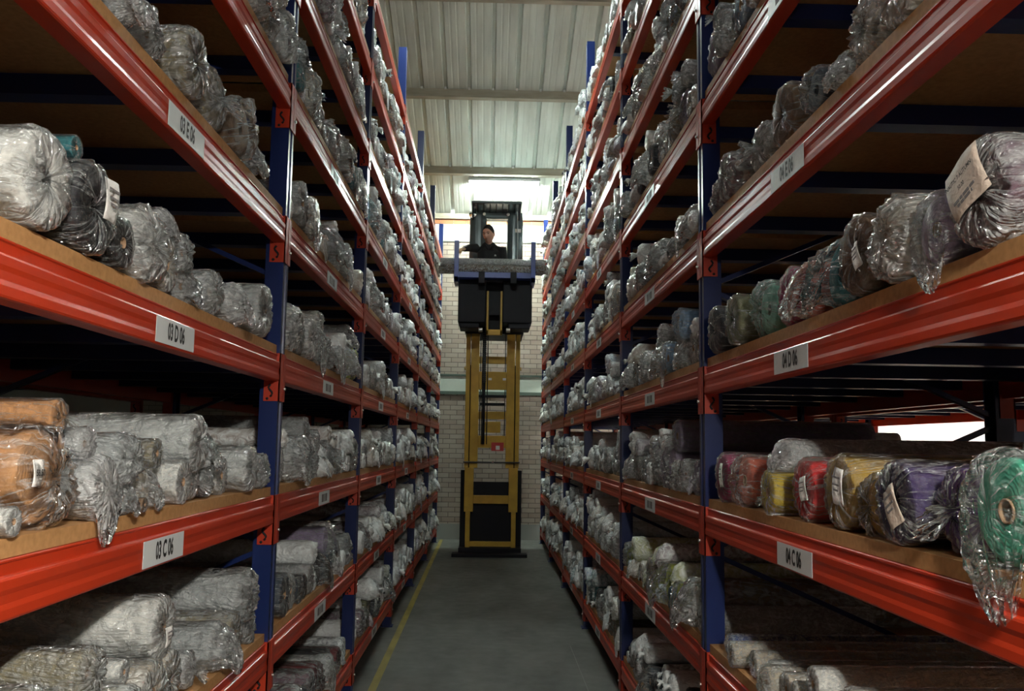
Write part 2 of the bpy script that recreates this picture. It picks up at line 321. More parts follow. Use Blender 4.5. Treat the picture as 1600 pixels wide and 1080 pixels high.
mb.add(vs_t, [(0,1,2,3)])
struct('ceiling', mb, M['roof'])
k = 9
for yp in (13.72, 12.0, 10.3, 8.6, 6.9, 5.2, 3.5, 1.8, .1, -1.6, -3.3, -5.0):
    z = roof_z(yp)
    mbp = MB(); p = [(-.03, -.125), (.03, -.125), (.03, -.115), (-.02, -.115), (-.02, -.012), (.03, -.012), (.03, -.002), (-.03, -.002)]
    n_ = len(p); vs_ = [(XL, yp+a, z+c-a*SLOPE) for a, c in p]+[(XR, yp+a, z+c-a*SLOPE) for a, c in p]
    mbp.add(vs_, [tuple(range(n_)), tuple(range(2*n_-1, n_-1, -1))]+[(i,(i+1)%n_,(i+1)%n_+n_,i+n_) for i in range(n_)])
    struct('trim_%d' % k, mbp, M['purlin']); k += 1
struct('trim_%d' % k, MB().box((XL, YW-.07, 4.05), (XR, YW, 4.145)), M['purlin']); k += 1
mb = MB(); mg = MB()
for x in xs:
    if -1.6 < x < 1.7:
        z = roof_z(YW-.02)
        mg.add([(x-.032, YW-.02, z-.0), (x+.032, YW-.02, z-.0), (x+.02, YW-.02, z+.045), (x-.02, YW-.02, z+.045)], [(0,1,2,3)])  # glowing quads stand in for daylight through the open rib ends
    for yp in (12.0, 13.72):
        z = roof_z(yp-.05); mb.box((x-.016, yp-.052, z-.02), (x+.016, yp-.03, z+.01))  # white blocks added to paint the lit rib ends bright at the purlins
struct('trim_%d' % k, mb, M['fixture']); k += 1
struct('gap_glow_1', mg, M['daylight'])
# ------------------------------------------------------------------ lamps
def lamp(loc, label, m, length=1.25, alongx=True, wdt=.16):
    t = empty('fluorescent_light', loc, label, 'light', 'fluorescent roof lights')
    a, b_ = (length/2, wdt/2) if alongx else (wdt/2, length/2)
    MB().box((-a, -b_, 0), (a, b_, .05)).build('housing', M['fixture'], t, bevel=.006)
    tb = MB()
    for s in (-1, 1):
        if alongx: tb.tube([(-a+.03, s*.04, -.02), (a-.03, s*.04, -.02)], .02, 10)
        else: tb.tube([(s*.04, -b_+.03, -.02), (s*.04, b_-.03, -.02)], .02, 10)
    tb.build('lamp_tube', m, t)
    for s in (-1, 1):
        MB().box((s*a*.98-.012, -b_*.8, -.045), (s*a*.98+.012, b_*.8, .0)).build('end_cap', M['fixture'], t) if alongx else MB().box((-a*.8, s*b_*.98-.012, -.045), (a*.8, s*b_*.98+.012, 0)).build('end_cap', M['fixture'], t)
    for s in (-1, 1):
        dx, dy = (s*a*.7, 0) if alongx else (0, s*b_*.7)
        MB().tube([(dx, dy, .04), (dx, dy, roof_z(loc[1]+dy)-loc[2])], .004, 6).build('suspension_rod', M['fixture'], t)
    return t
lamp((.175, 13.93, 4.415), 'lit fluorescent light under the roof above the lift truck', M['tube'], 1.22, True, .22)
lamp((-.15, 7.3, 4.35), 'lit fluorescent light over the middle of the aisle, above the top beams', M['tube_mid'], 1.25)
lamp((.0, 1.2, 4.0), 'lit fluorescent light over the aisle directly above the camera', M['tube_warm'], 1.5)
lamp((.50, -.70, .95), 'lit fluorescent light in the cross aisle beside the camera', M['tube_low'], .9, False)
for yy in (8.6, 12.4):
    lamp((5.5, yy, 2.3), 'lit fluorescent light over the side aisle beyond the right rack, %s one' % ('nearer' if yy < 9 else 'farther'), M['tube_side'], 1.5, False, .5)  # housings widened into hoods to keep this light off the roof
lamp((-3.9, 3.2, 3.2), 'lit fluorescent light over the side aisle beyond the left rack', M['tube_warm'], 1.5, False)
# ------------------------------------------------------------------ racks
def side_x(side, d):   # d metres behind the rack face -> world x
    return side*((WL if side < 0 else WR)+d)
LEVELS = list(range(-2, 7)); PW = .085; PD = .075
ORD = ['first','second','third','fourth','fifth','sixth','seventh','eighth','ninth','tenth','eleventh','twelfth','thirteenth','fourteenth','fifteenth','sixteenth','seventeenth','eighteenth','nineteenth','twentieth']
def post_mesh(x0, sgn, ztop):
    # omega section: front face with a shallow groove, built as prism in z
    p = [(0, -.5), (0, -.18), (.12, -.14), (.12, .14), (0, .18), (0, .5), (1, .5), (1, .38), (.12*.9, .38), (.12*.9, -.38), (1, -.38), (1, -.5)]
    p = [(sgn*a*PD, b_*PW) for a, b_ in p]; n_ = len(p)
    vs_ = [(a, b_, FLOOR+.004) for a, b_ in p]+[(a, b_, ztop) for a, b_ in p]
    mb = MB(); mb.add(vs_, [(i,(i+1)%n_,(i+1)%n_+n_,i+n_) for i in range(n_)]); 
    # top and bottom caps from quads
    for o_ in (0, n_):
        mb.add([vs_[i+o_] for i in (0,1,8+0,9)], [(0,1,2,3)])
    return mb
def beam_profile(sgn):
    p = [(.0, -.036), (.002, -.032), (.006, -.030), (.013, -.029), (.013, -.008), (.010, -.005), (.010, -.002), (.013, 0), (.05, 0), (.05, -.111), (.006, -.111), (.002, -.109), (0, -.105), (0, -.088), (.0025, -.078), (.0025, -.062), (0, -.052)]
    return [(sgn*a, z) for a, z in p]
sign_cache = {}
def rack_bay(side, i, shift=0.0, mirror=False, label='', group=None, levels=LEVELS, signs=True, hc=None):
    """one bay between two uprights; shift = distance of its face behind the aisle face"""
    s = side; yn = Y0+BAY*i; y1 = yn+BAY; y0 = yn-(.22 if i == 0 else 0); x0 = side_x(s, shift); hc = HC[s] if hc is None else hc
    t = empty('rack_bay', (x0, y0, FLOOR), label, 'storage rack', group)
    def loc(o): o.location = (0, 0, 0); return o
    inv = Vector((-x0, -y0, -FLOOR))
    def B(mb, name, m, parent=None, bevel=0):
        o = mb.build(name, m, parent or t, bevel)
        if not parent: o.location = inv
        return o
    ends = [0] if i < 5 else [0, 1]
    for e in ends:
        yp = y1 if e else y0
        for back in (0, 1):
            xx = x0+s*back*DEPTH; sg = s if not back else -s
            mb = post_mesh(0, sg, TOPZ[s]); mb.v = [(a+xx, b_+yp, c) for a, b_, c in mb.v]
            o = B(mb, 'upright_post', M['post'])
            B(MB().box((xx-.02*s*(1 if not back else -1), yp-.06, FLOOR), (xx+sg*.09, yp+.06, FLOOR+.008)), 'footplate', M['blue'], o)
        mb = MB(); z = FLOOR+.15; k_ = 0
        while z < TOPZ[s]-.5:
            a, b_ = (x0+s*.05, x0+s*(DEPTH-.05)); a, b_ = (a, b_) if k_ % 2 == 0 else (b_, a)
            mb.bar((a, yp, z), (b_, yp, z+.52), .03, .02); z += .55; k_ += 1
        B(mb, 'brace', M['blue'])
    ya, yb = y0+PW/2+.004, y1-PW/2-.004
    for n_ in levels:
        zt = hc+n_*STEP
        for back in (0, 1):
            xx = x0+s*back*DEPTH; sg = s if not back else -s
            pr = [(xx+a-sg*.004, zt+z) for a, z in beam_profile(sg)]
            bo = B(MB().prism_y(pr, ya, yb), 'beam', M['orange'])
            for e in (0, 1):
                ye = y0+PW/2 if e == 0 else y1-PW/2; d = 1 if e == 0 else -1
                mb = MB()
                mb.box((xx-sg*.006, ye, zt-.193), (xx+sg*.058, ye+d*.005, zt+.004))
                mb.box((xx-sg*.006, ye+d*.005, zt-.193), (xx-sg*.001, ye-d*(PW/2-.003), zt+.004))
                co = B(mb, 'connector', M['orange_dark'], bo)
                if not back and i < 3 and e == 1:
                    sl = MB(); yy = ye-.0065; cx_ = xx+sg*.030
                    pts = [(cx_+sg*.008*math.sin(q*2.0*PI), yy, zt-.125-.05*q) for q in [j/8 for j in range(9)]]
                    sl.tube(pts, .0045, 5); sl.tube([(cx_+sg*.012, yy+.001, zt-.183), (cx_+sg*.012, yy-.001, zt-.183)], .006, 8)
                    B(sl, 'hook_slot', M['slot'], co)
                if not back and e == 0:
                    B(MB().tube([(xx-sg*.004, ye-.018, zt-.14), (xx-sg*.014, ye-.018, zt-.14)], .006, 8), 'locking_pin', M['pin'], co)
            if not back and signs and i < 4 and n_ < 4:
                near = i == 0 and n_ in (0, 1, 2)
                yc = yn+1.0 if s < 0 else yn+1.14
                sg_o = B(MB().box((xx-sg*.0045, yc-.14, zt-.104), (xx-sg*.0055, yc+.14, zt-.036)), 'shelf_sign', M['sign'], bo)
                if near:
                    word = ('03 ' if s < 0 else '04 ')+'CDE'[n_]+' 06'
                    if word not in sign_cache: sign_cache[word] = text_mesh(word, .062, M['ink'], bold=.035, sx=.60)
                    lo = place('lettering', sign_cache[word], sg_o, (xx-sg*.0062, yc, zt-.070), (PI/2, 0, PI/2 if s < 0 else -PI/2))
                    dg = lo
                else:
                    q = MB()
                    for a0, a1 in ((-.07,-.02), (-.008,.012), (.024,.07)):
                        q.box((xx-sg*.0055, yc+a0, zt-.09), (xx-sg*.006, yc+a1, zt-.05))
                    B(q, 'print', M['grey_ink'], sg_o)
        B(MB().box((x0+s*.010, y0+.003, zt+.001), (x0+s*(DEPTH-.010), y1-.003, zt+BT)) if False else board_mb(x0, s, y0, y1, zt), 'shelf_board', M['board'])
        for k_ in range(4):
            yy = yn+.28+k_*.55
            B(MB().box((x0+s*.046, yy-.03, zt-.055), (x0+s*(DEPTH-.046), yy+.03, zt-.001)), 'cross_bar', M['blue'])
    return t
def board_mb(x0, s, y0, y1, zt):
    mb = MB(); e = PW/2+.006
    # notched at the four posts
    mb.box((x0+s*.012, y0+e, zt+.001), (x0+s*(DEPTH-.012), y1-e, zt+BT))
    return mb
WORD = {-1: 'left', 1: 'right'}
NEARW = ['closest to the camera', 'second from the camera', 'third from the camera', 'fourth from the camera', 'fifth from the camera', 'last before the brick wall']
for s in (-1, 1):
    for i in range(6):
        rack_bay(s, i, 0, label='orange and blue rack bay on the %s side, %s' % (WORD[s], NEARW[i]), group='%s aisle rack bays' % WORD[s])
for i in range(0, 5):
    rack_bay(1, i, DEPTH+.16, label='rack bay in the row behind the right rack, %s' % NEARW[i], group='bays of the second row on the right', levels=[-1,0,1,2,3], signs=False)
for i in range(0, 2):
    rack_bay(-1, i, DEPTH+.16, label='rack bay in the row behind the left rack, %s' % NEARW[i], group='bays of the second row on the left', levels=[-1,0,1,2], signs=False)

# ------------------------------------------------------------------ fabric rolls
STYLES = {
 # (x, radius, crumple, droop, flatten); x along the roll towards the aisle, unit radius
 'pleat': [(-.9,1,.02,0,0),(-.45,1.0,.03,0,0),(-.18,1.0,.04,0,0),(-.05,.96,.04,0,0),(.03,.86,.035,0,0),(.07,.72,.03,0,0),(.08,.56,.03,0,0),(.07,.40,.03,0,0),(.03,.26,.03,0,0),(-.02,.15,.02,0,0),(-.08,.05,.01,0,0)],
 'lump':  [(-.9,1,.03,0,0),(-.4,1.02,.05,0,0),(-.1,1.0,.08,0,0),(.08,.94,.12,0,0),(.22,.80,.15,.02,0),(.30,.64,.16,.04,0),(.36,.46,.15,.06,0),(.34,.28,.12,.06,0),(.30,.12,.06,.06,0),(.28,.03,.02,.06,0)],
 'tuft':  [(-.9,1,.02,0,0),(-.4,1.0,.04,0,0),(-.12,.98,.06,0,0),(.04,.86,.07,0,0),(.12,.66,.07,0,0),(.17,.44,.06,.02,0),(.20,.24,.04,.04,0),(.26,.12,.03,.06,0),(.36,.15,.06,.09,0),(.50,.27,.12,.15,.1),(.64,.38,.17,.25,.2),(.74,.44,.20,.33,.25)],
 'bag':   [(-.9,1,.03,0,0),(-.4,1.02,.05,0,0),(-.1,1.02,.08,0,0),(.08,.98,.11,.02,.05),(.26,.92,.14,.08,.15),(.44,.86,.17,.18,.3),(.60,.78,.19,.32,.45),(.72,.66,.19,.50,.55),(.80,.52,.18,.72,.6),(.84,.36,.14,.92,.6),(.84,.2,.1,1.05,.6)],
 'drape': [(-.9,1,.03,0,0),(-.4,1.05,.05,0,0),(-.1,1.10,.06,0,0),(.10,1.08,.06,.03,0),(.20,1.02,.07,.12,0),(.27,.92,.08,.34,.05),(.31,.80,.09,.64,.1),(.33,.68,.06,.96,.15),(.34,.54,.05,1.28,.2),(.34,.38,.04,1.55,.2)],
 'open':  [(-.9,1,.02,0,0),(-.4,1.0,.02,0,0),(-.12,1.0,.03,0,0),(0,.97,.03,0,0),(.04,.86,.03,0,0),(.05,.70,.03,0,0),(.05,.52,.03,0,0),(.04,.36,.02,0,0),(-.02,.27,.015,0,0),(-.2,.23,.01,0,0)],
}
def nz(p): return noise.noise(p)
def wrap_arrays(style, seed, L, nu=40, sub=2, gain=1.0):
    rnd = random.Random(seed); off = Vector((rnd.uniform(-50,50), rnd.uniform(-50,50), rnd.uniform(-50,50)))
    pr = STYLES[style]; full = [(-L,1,.02,0,0),(-L*.6,1,.03,0,0),(-L*.3,1,.03,0,0),(-2.2,1,.03,0,0),(-1.5,1,.03,0,0)]
    rows = list(full)
    for i, a in enumerate(pr):
        if i and sub > 1:
            p = pr[i-1]
            for k in range(1, sub): rows.append(tuple(p[j]+(a[j]-p[j])*k/sub for j in range(5)))
        rows.append(a)
    kp = rnd.choice((9, 11, 13, 15)); ph = rnd.uniform(0, 6.28); ph2 = rnd.uniform(0, 6.28); oval = rnd.uniform(-.03, .05)
    vs_ = []
    for (x, r, cr_, dr, fl) in rows:
        face = max(0.0, min(1.0, (1.0-r)/.5)) if x > -.3 else 0
        for j in range(nu):
            th = 2*PI*j/nu; c, s_ = math.cos(th), math.sin(th)
            q = Vector((x*1.3, r*c*1.6, r*s_*1.6))*1.5+off
            a = nz(q); b_ = 1-2*abs(nz(q*2.1)); d = .6*(1-3*abs(nz(Vector((x*1.1, c*4.5, s_*4.5))+off)))
            n = (a*.7+b_*.55+d*.5)*cr_*gain*1.25
            pl = math.sin(kp*th+ph+2.2*nz(Vector((c*1.3, s_*1.3, 3))+off))+.5*math.sin((kp*2+1)*th+ph2)
            pl *= (.030 if style in ('pleat','tuft','open') else .02)*(.35+face)*gain
            rr_ = r*(1+oval*math.cos(2*th))+(n if face < .5 else n*.4)+(pl*.5 if x > -.6 else 0)
            xx = x+(pl*1.3+n*.9 if x > -.3 else 0)
            yy = rr_*c; zz = rr_*s_*(1-fl)
            zz = zz-dr+(.0 if not dr else .10*dr*nz(Vector((yy*3, x*3, 5))+off))
            vs_.append((xx, yy, zz))
    R_ = len(rows)
    fs = [(i*nu+j, i*nu+(j+1)%nu, (i+1)*nu+(j+1)%nu, (i+1)*nu+j) for i in range(R_-1) for j in range(nu)]
    return vs_, fs
def wrap_mesh(style, seed, L, nu=56):
    vs_, fs = wrap_arrays(style, seed, L, nu)
    mb = MB().add(vs_, fs, True); return mb.mesh('plastic_wrap', M['film'])
def lathe(prof, nu, name, m):
    vs_ = [(x, r*math.cos(2*PI*j/nu), r*math.sin(2*PI*j/nu)) for x, r in prof for j in range(nu)]
    fs = [(i*nu+j, i*nu+(j+1)%nu, (i+1)*nu+(j+1)%nu, (i+1)*nu+j) for i in range(len(prof)-1) for j in range(nu)]
    return MB().add(vs_, fs, True).mesh(name, m)
def fabric_mesh(L): return lathe([(-L+.05,.22),(-L+.05,.92),(-2,.93),(-.3,.93),(-.08,.92),(-.03,.88),(-.015,.8),(-.02,.5),(-.02,.3),(-.03,.23),(-.05,.225)], 36, 'fabric', FAB['grey'])
def core_mesh(L): return lathe([(-L+.02,.19),(-L+.02,.22),(-.02,.22),(0,.22),(.0,.185),(-.05,.18),(-1.2,.18),(-1.2,.01)], 20, 'cardboard_core', M['core'])
PROTO = {}
for L_ in (12, 24):
    fm_, cm_ = fabric_mesh(L_), core_mesh(L_)
    for st in STYLES:
        for k_ in range(4 if L_ == 12 else 3):
            root = bpy.data.objects.new('fabric_roll', None); root.empty_display_size = .1
            ch = []
            for nm, me in (('fabric', fm_), ('cardboard_core', cm_), ('plastic_wrap', wrap_mesh(st, sum(map(ord,st))+k_*7+L_, L_))):
                if nm == 'cardboard_core' and st not in ('open', 'drape') and L_ == 12 and k_: continue
                ch.append(bpy.data.objects.new(nm, me))
            PROTO.setdefault((st, L_), []).append((root, ch))
def make_roll(x, y, z, r, face, style, colour, label, group, seed, milky=None, long_=False):
    rnd = random.Random(seed)
    root, ch = rnd.choice(PROTO[(style, 12 if r > .055 and not long_ else 24)])
    o = root.copy(); C.objects.link(o); o.location = (x, y, z); o.scale = (r*1.0,)*3
    o.rotation_euler = (0, 0, 0 if face > 0 else PI)
    tag(o, label, 'fabric roll', group)
    spin = rnd.uniform(0, 6.28) if style in ('pleat', 'lump', 'open') else rnd.uniform(-.35, .35)
    for c in ch:
        d = c.copy(); C.objects.link(d); d.parent = o; d.rotation_euler = (spin, 0, 0)
        if c.name.startswith('fabric'):
            d.material_slots[0].link = 'OBJECT'; d.material_slots[0].material = FAB[colour]
        if c.name.startswith('plastic_wrap'):
            fmt = {'clear': 'film_milky'}.get(colour, 'film')
            if colour in ('charcoal','red','magenta','gold','green','indigo','tan','yellow','black','mint','brown','teal','coral','purple','lime','slate','maroon','olive','lilac','sky'): fmt = 'film_tight'
            if milky: fmt = milky
            d.material_slots[0].link = 'OBJECT'; d.material_slots[0].material = M[fmt]
    return o
def paper_tag(roll, u, v, w_, h_, tilt=0, m='tag', lines=((.25,.8),(.45,.7),(.6,.5)), text=None, d=.16):
    """paper label on the end of a roll; u, v in roll radii (u sideways along the aisle, v up)"""
    t = empty('paper_tag'); bpy.data.objects.remove(t)
    n = 6; vs_ = []; mb = MB()
    for i in range(n+1):
        for j in range(n+1):
            a, b_ = (i/n-.5)*w_, (j/n-.5)*h_
            vs_.append((d+.05*math.sin(i*.9+j*.6)*.5-.12*(a*a+b_*b_), a, b_))
    fs = [(i*(n+1)+j, (i+1)*(n+1)+j, (i+1)*(n+1)+j+1, i*(n+1)+j+1) for i in range(n) for j in range(n)]
    mb.add(vs_, fs, True); o = mb.build('paper_tag', M[m], roll)
    o.location = (0, u, v); o.rotation_euler = (tilt, 0, 0)
    so = o.modifiers.new('thickness', 'SOLIDIFY'); so.thickness = .01
    pm = MB()
    for vv, ww in lines:
        k = 0; a = -w_*ww/2
        rr_ = random.Random(int(vv*100)+3)
        while a < w_*ww/2:
            l_ = rr_.uniform(.03, .09)*w_*2; b_ = h_*(.5-vv)
            pm.box((d+.035, a, b_-h_*.028), (d+.045, min(a+l_, w_*ww/2), b_+h_*.028)); a += l_+.03*w_
    pm.build('print', M['grey_ink'], o)
    if text:
        for s_, sz, vv in text:
            tm = place('lettering', text_mesh(s_, sz, M['ink'], bold=.02, sx=.8), o, (d+.05, 0, h_*(.5-vv)), (PI/2, 0, PI/2))
    return o
TABLE = {('L', -1): [(1.72, 0.291, 0.069, 'cream', 'open'), (1.973, 0.208, 0.057, 'khaki', 'lump'), (2.164, 0.206, 0.031, 'white', 'open'),
             (2.427, 0.156, 0.088, 'white', 'pleat'), (2.696, 0.07, 0.059, 'clear', 'tuft'), (2.911, 0.061, 0.081, 'grey', 'bag'),
             (3.07, 0.154, 0.081, 'khaki', 'open'), (3.197, 0.256, 0.094, 'grey', 'lump'), (3.302, 0.038, 0.063, 'grey', 'lump')],
 ('L', 0): [(1.595, 0.023, 0.028, 'white', 'open'), (1.756, 0.09, 0.104, 'tan', 'lump'), (1.817, 0.21, 0.038, 'tan', 'tuft'),
            (1.962, 0.055, 0.070, 'clear', 'drape'), (1.932, 0.157, 0.037, 'clear', 'lump'), (2.076, 0.12, 0.062, 'grey', 'lump'),
            (2.1, 0.029, 0.039, 'grey', 'bag'), (2.165, 0.185, 0.019, 'brown', 'open'), (2.293, 0.239, 0.04, 'khaki', 'open'),
            (2.282, 0.041, 0.054, 'beige', 'bag'), (2.466, 0.076, 0.062, 'white', 'open'), (2.567, 0.192, 0.086, 'pale', 'pleat'),
            (2.63, 0.044, 0.053, 'clear', 'tuft'), (2.761, 0.068, 0.045, 'grey', 'lump'), (2.765, 0.206, 0.06, 'grey', 'bag'),
            (2.917, 0.071, 0.063, 'white', 'open'), (3.096, 0.101, 0.083, 'pale', 'pleat'), (3.329, 0.069, 0.067, 'grey', 'lump')],
 ('L', 1): [(1.597, 0.059, 0.098, 'white', 'pleat'), (1.805, 0.078, 0.101, 'charcoal', 'pleat'), (1.77, 0.186, 0.027, 'teal', 'open'),
            (1.973, 0.045, 0.06, 'black', 'open'), (2.102, 0.079, 0.093, 'white', 'lump'), (2.259, 0.054, 0.077, 'cream', 'open'),
            (2.297, 0.174, 0.044, 'clear', 'bag'), (2.417, 0.143, 0.055, 'grey', 'lump'), (2.492, 0.036, 0.059, 'grey', 'bag'),
            (2.65, 0.083, 0.069, 'grey', 'lump'), (2.732, 0.143, 0.027, 'grey', 'tuft'), (2.885, 0.062, 0.07, 'clear', 'bag'),
            (3.23, 0.089, 0.103, 'grey', 'pleat')],
 ('L', 2): [(1.761, 0.016, 0.083, 'grey', 'lump'), (1.924, 0.014, 0.072, 'clear', 'bag'), (2.1, 0.021, 0.069, 'grey', 'lump'),
            (2.343, 0.058, 0.101, 'khaki', 'pleat'), (2.6, 0.073, 0.101, 'khaki', 'tuft'), (2.863, 0.1, 0.102, 'brown', 'lump'),
            (3.056, 0.075, 0.081, 'grey', 'bag')],
 ('R', -1): [(3.303, 0.054, 0.037, 'blue', 'lump'), (3.104, 0.121, 0.046, 'cream', 'open'), (2.967, 0.091, 0.046, 'cream', 'open'),
             (2.802, 0.077, 0.046, 'white', 'lump'), (2.631, 0.076, 0.051, 'cream', 'bag'), (2.385, 0.114, 0.049, 'white', 'open'),
             (2.139, 0.146, 0.047, 'cream', 'lump'), (1.903, 0.163, 0.051, 'cream', 'open')],
 ('R', 0): [(3.253, 0.091, 0.094, 'magenta', 'pleat'), (3.018, 0.08, 0.091, 'coral', 'lump'), (2.824, 0.023, 0.043, 'clear', 'tuft'),
            (2.668, 0.058, 0.069, 'yellow', 'open'), (2.656, 0.167, 0.052, 'clear', 'bag'), (2.423, 0.08, 0.09, 'red', 'pleat'),
            (2.147, 0.085, 0.098, 'gold', 'pleat'), (1.954, 0.066, 0.074, 'gold', 'lump'), (1.774, 0.084, 0.094, 'indigo', 'pleat'),
            (1.616, 0.093, 0.091, 'purple', 'tuft'), (1.432, 0.091, 0.103, 'green', 'drape'), (1.411, 0.197, 0.03, 'mint', 'open')],
 ('R', 1): [(3.287, 0.094, 0.094, 'slate', 'pleat'), (3.017, 0.085, 0.093, 'olive', 'pleat'), (2.788, 0.082, 0.095, 'mint', 'lump'),
            (2.555, 0.078, 0.095, 'magenta', 'pleat'), (2.363, 0.072, 0.086, 'coral', 'bag'), (2.171, 0.066, 0.093, 'teal', 'bag'),
            (1.978, 0.078, 0.102, 'brown', 'pleat'), (1.775, 0.078, 0.095, 'cream', 'lump'), (1.607, 0.046, 0.073, 'lilac', 'drape'),
            (1.428, 0.052, 0.101, 'mauve', 'pleat')],
 ('R', 2): [(3.352, 0.134, 0.068, 'mauve', 'lump'), (3.154, 0.117, 0.094, 'mauve', 'pleat'), (2.826, 0.059, 0.093, 'grey', 'tuft'),
            (2.555, 0.086, 0.101, 'brown', 'pleat'), (2.294, 0.026, 0.069, 'slate', 'lump'), (2.125, -0.011, 0.051, 'clear', 'bag'),
            (1.978, 0.021, 0.092, 'beige', 'lump'), (1.786, 0.016, 0.089, 'beige', 'pleat')]}
def settle(items, ylo, yhi):
    """items: [y, z, r, colour, style]; lower row side by side on the board, the others dropped on to it"""
    low = sorted([list(i) for i in items if i[1] < 1.45*i[2]+.02], key=lambda a: a[0]); hi = [list(i) for i in items if not i[1] < 1.45*i[2]+.02]
    for _ in range(200):
        for a, b_ in zip(low, low[1:]):
            need = 2*math.sqrt(a[2]*b_[2])*.985; gap = b_[0]-a[0]
            if gap < need: dlt = (need-gap)/2; a[0] -= dlt; b_[0] += dlt
        for a in low: a[0] = min(max(a[0], ylo+a[2]), yhi-a[2])
    for a in low: a[1] = a[2]
    done = [tuple(a) for a in low]; out_low = list(done)
    ups = []
    for h in sorted(hi, key=lambda a: a[1]):
        z = h[2]
        for d in done:
            dy = h[0]-d[0]; s_ = (h[2]+d[2])*.98
            if abs(dy) < s_: z = max(z, d[1]+math.sqrt(s_*s_-dy*dy))
        h[1] = z
        if z+h[2] < .42: done.append(tuple(h)); ups.append(tuple(h))
    return out_low, ups
def auto_cell(rnd, ylo, yhi, full, tint):
    items = []; y = ylo+rnd.uniform(0, .03); dark = rnd.random() < .12
    cols = tint or ['grey']*7+['pale']*6+['white']*5+['clear']*5+['beige']*4+['khaki']*2+['cream']*3+['slate','mauve','charcoal','brown','lilac','olive','teal','sky']
    while True:
        r = rnd.choice((.06,.07,.075,.08,.085,.09,.095,.10,.105)) if rnd.random() < .8 else rnd.uniform(.035,.055)
        if y+2*r > yhi: break
        items.append([y+r, r, r, rnd.choice(cols), rnd.choice(('pleat','pleat','pleat','lump','lump','lump','bag','bag','tuft','open','open','drape'))]); y += 2*r*rnd.uniform(.97,1.03)
    low = items[:]
    for a, b_ in zip(low, low[1:]):
        if rnd.random() < full:
            r = rnd.uniform(.04, .08); items.append([(a[0]+b_[0])/2+rnd.uniform(-.02,.02), 1.0, r, rnd.choice(cols), rnd.choice(('lump','bag','tuft','pleat'))])
    if full > .7:
        for a in low:
            if rnd.random() < (full-.6): items.append([a[0], 2.0, rnd.uniform(.04,.06), rnd.choice(cols), rnd.choice(('lump','tuft'))])
    return items
TINTS = {(1,1,-1): ['slate','teal','lime','lime','khaki','mauve','beige','clear'], (1,1,1): ['grey','cream','sky','pale','clear','white','clear','white','beige'], (-1,1,1): ['pale','clear','lime','grey','white'],
         (-1,1,-1): ['slate','charcoal','lilac','grey','pale','clear'], (-1,1,-2): ['maroon','maroon','slate','charcoal','clear','mauve'], (-1,2,-2): ['olive','clear','slate','mauve'], (1,1,0): ['pale','clear','lilac','grey'], (-1,1,0): ['pale','clear','cream','brown','grey'],
         (1,1,-2): ['charcoal','slate','grey','clear']}
FULL = {5: .45, 4: .55, 3: .65, 2: .6, 1: .45, 0: .5, -1: .45, -2: .45, 6: .25}
allrolls = []   # (score, side, bay, level, row, index, y, zc, r, colour, style)
for s in (-1, 1):
    for i in range(6):
        for lv in LEVELS:
            if lv == 6 and (s < 0 or i < 2): continue
            if lv == 6 and i > 5: continue
            ylo = Y0+BAY*i+PW/2+.012; yhi = Y0+BAY*(i+1)-PW/2-.012
            key = ('L' if s < 0 else 'R', lv); zb = HC[s]+lv*STEP+BT+.002
            rnd = random.Random(1000*(s+2)+50*i+lv+7)
            if i == 0 and key in TABLE:
                items = [list(a) for a in TABLE[key]]
                if lv == -1:
                    y = ylo; low = []
                    top = 2.45 if s < 0 else 2.75
                    while y < top: r = (.088 if s < 0 else .05)*rnd.uniform(.92,1.06); low.append([y+r, r, r, rnd.choice(('cream','khaki','beige','white')), rnd.choice(('open','lump','pleat'))]); y += 2*r
                    items = low+[a for a in items if a[0] > top or a[1] > a[2]*1.5]
            elif i == 0 and lv in (-2,): continue
            else:
                fl = FULL[lv]+rnd.uniform(-.3, .3)
                items = auto_cell(rnd, ylo, yhi, fl, TINTS.get((s, i, lv)))
            low, ups = settle(items, ylo, yhi)
            for row, lst in ((0, low), (1, ups)):
                for k_, a in enumerate(sorted(lst)):
                    y, z, r, col, st = a; zc = zb+z; X = s*(WL if s < 0 else WR)
                    p = Vector((X, y, zc)); d = p.dot(fw); px_ = 800+F*p.dot(rt)/d; py_ = 562-F*p.dot(up)/d
                    vis = -60 < px_ < 1660 and -60 < py_ < 1140
                    manual = i == 0 and key in TABLE
                    hid = (row == 0 and len(ups) > 5)
                    allrolls.append(((r/d*(1.0 if vis else .02)+(5 if manual and vis else 0)), s, i, lv, row, k_, y, zc, r, col, st))
allrolls.sort(key=lambda a: -a[0])
NIND = 297
LVW = {-2:'lowest', -1:'second', 0:'third', 1:'fourth', 2:'fifth', 3:'sixth', 4:'seventh', 5:'eighth', 6:'top'}
STW = {'pleat':'pleated', 'lump':'bulging', 'tuft':'knotted', 'bag':'baggy', 'open':'open-ended', 'drape':'loosely draped'}
BYW = ['nearest', 'second', 'third', 'fourth', 'fifth', 'last']
ROLLS = {}
def front_x(s, st, rnd, r, i, lv):
    # how far the end stands behind (+) or in front (-) of the rack face
    base = {'pleat': rnd.uniform(-.015, .03), 'open': rnd.uniform(-.01, .04), 'lump': rnd.uniform(.0, .05), 'bag': rnd.uniform(.01, .06), 'tuft': rnd.uniform(.01, .05), 'drape': rnd.uniform(.0, .02)}[st]
    return base
far = []
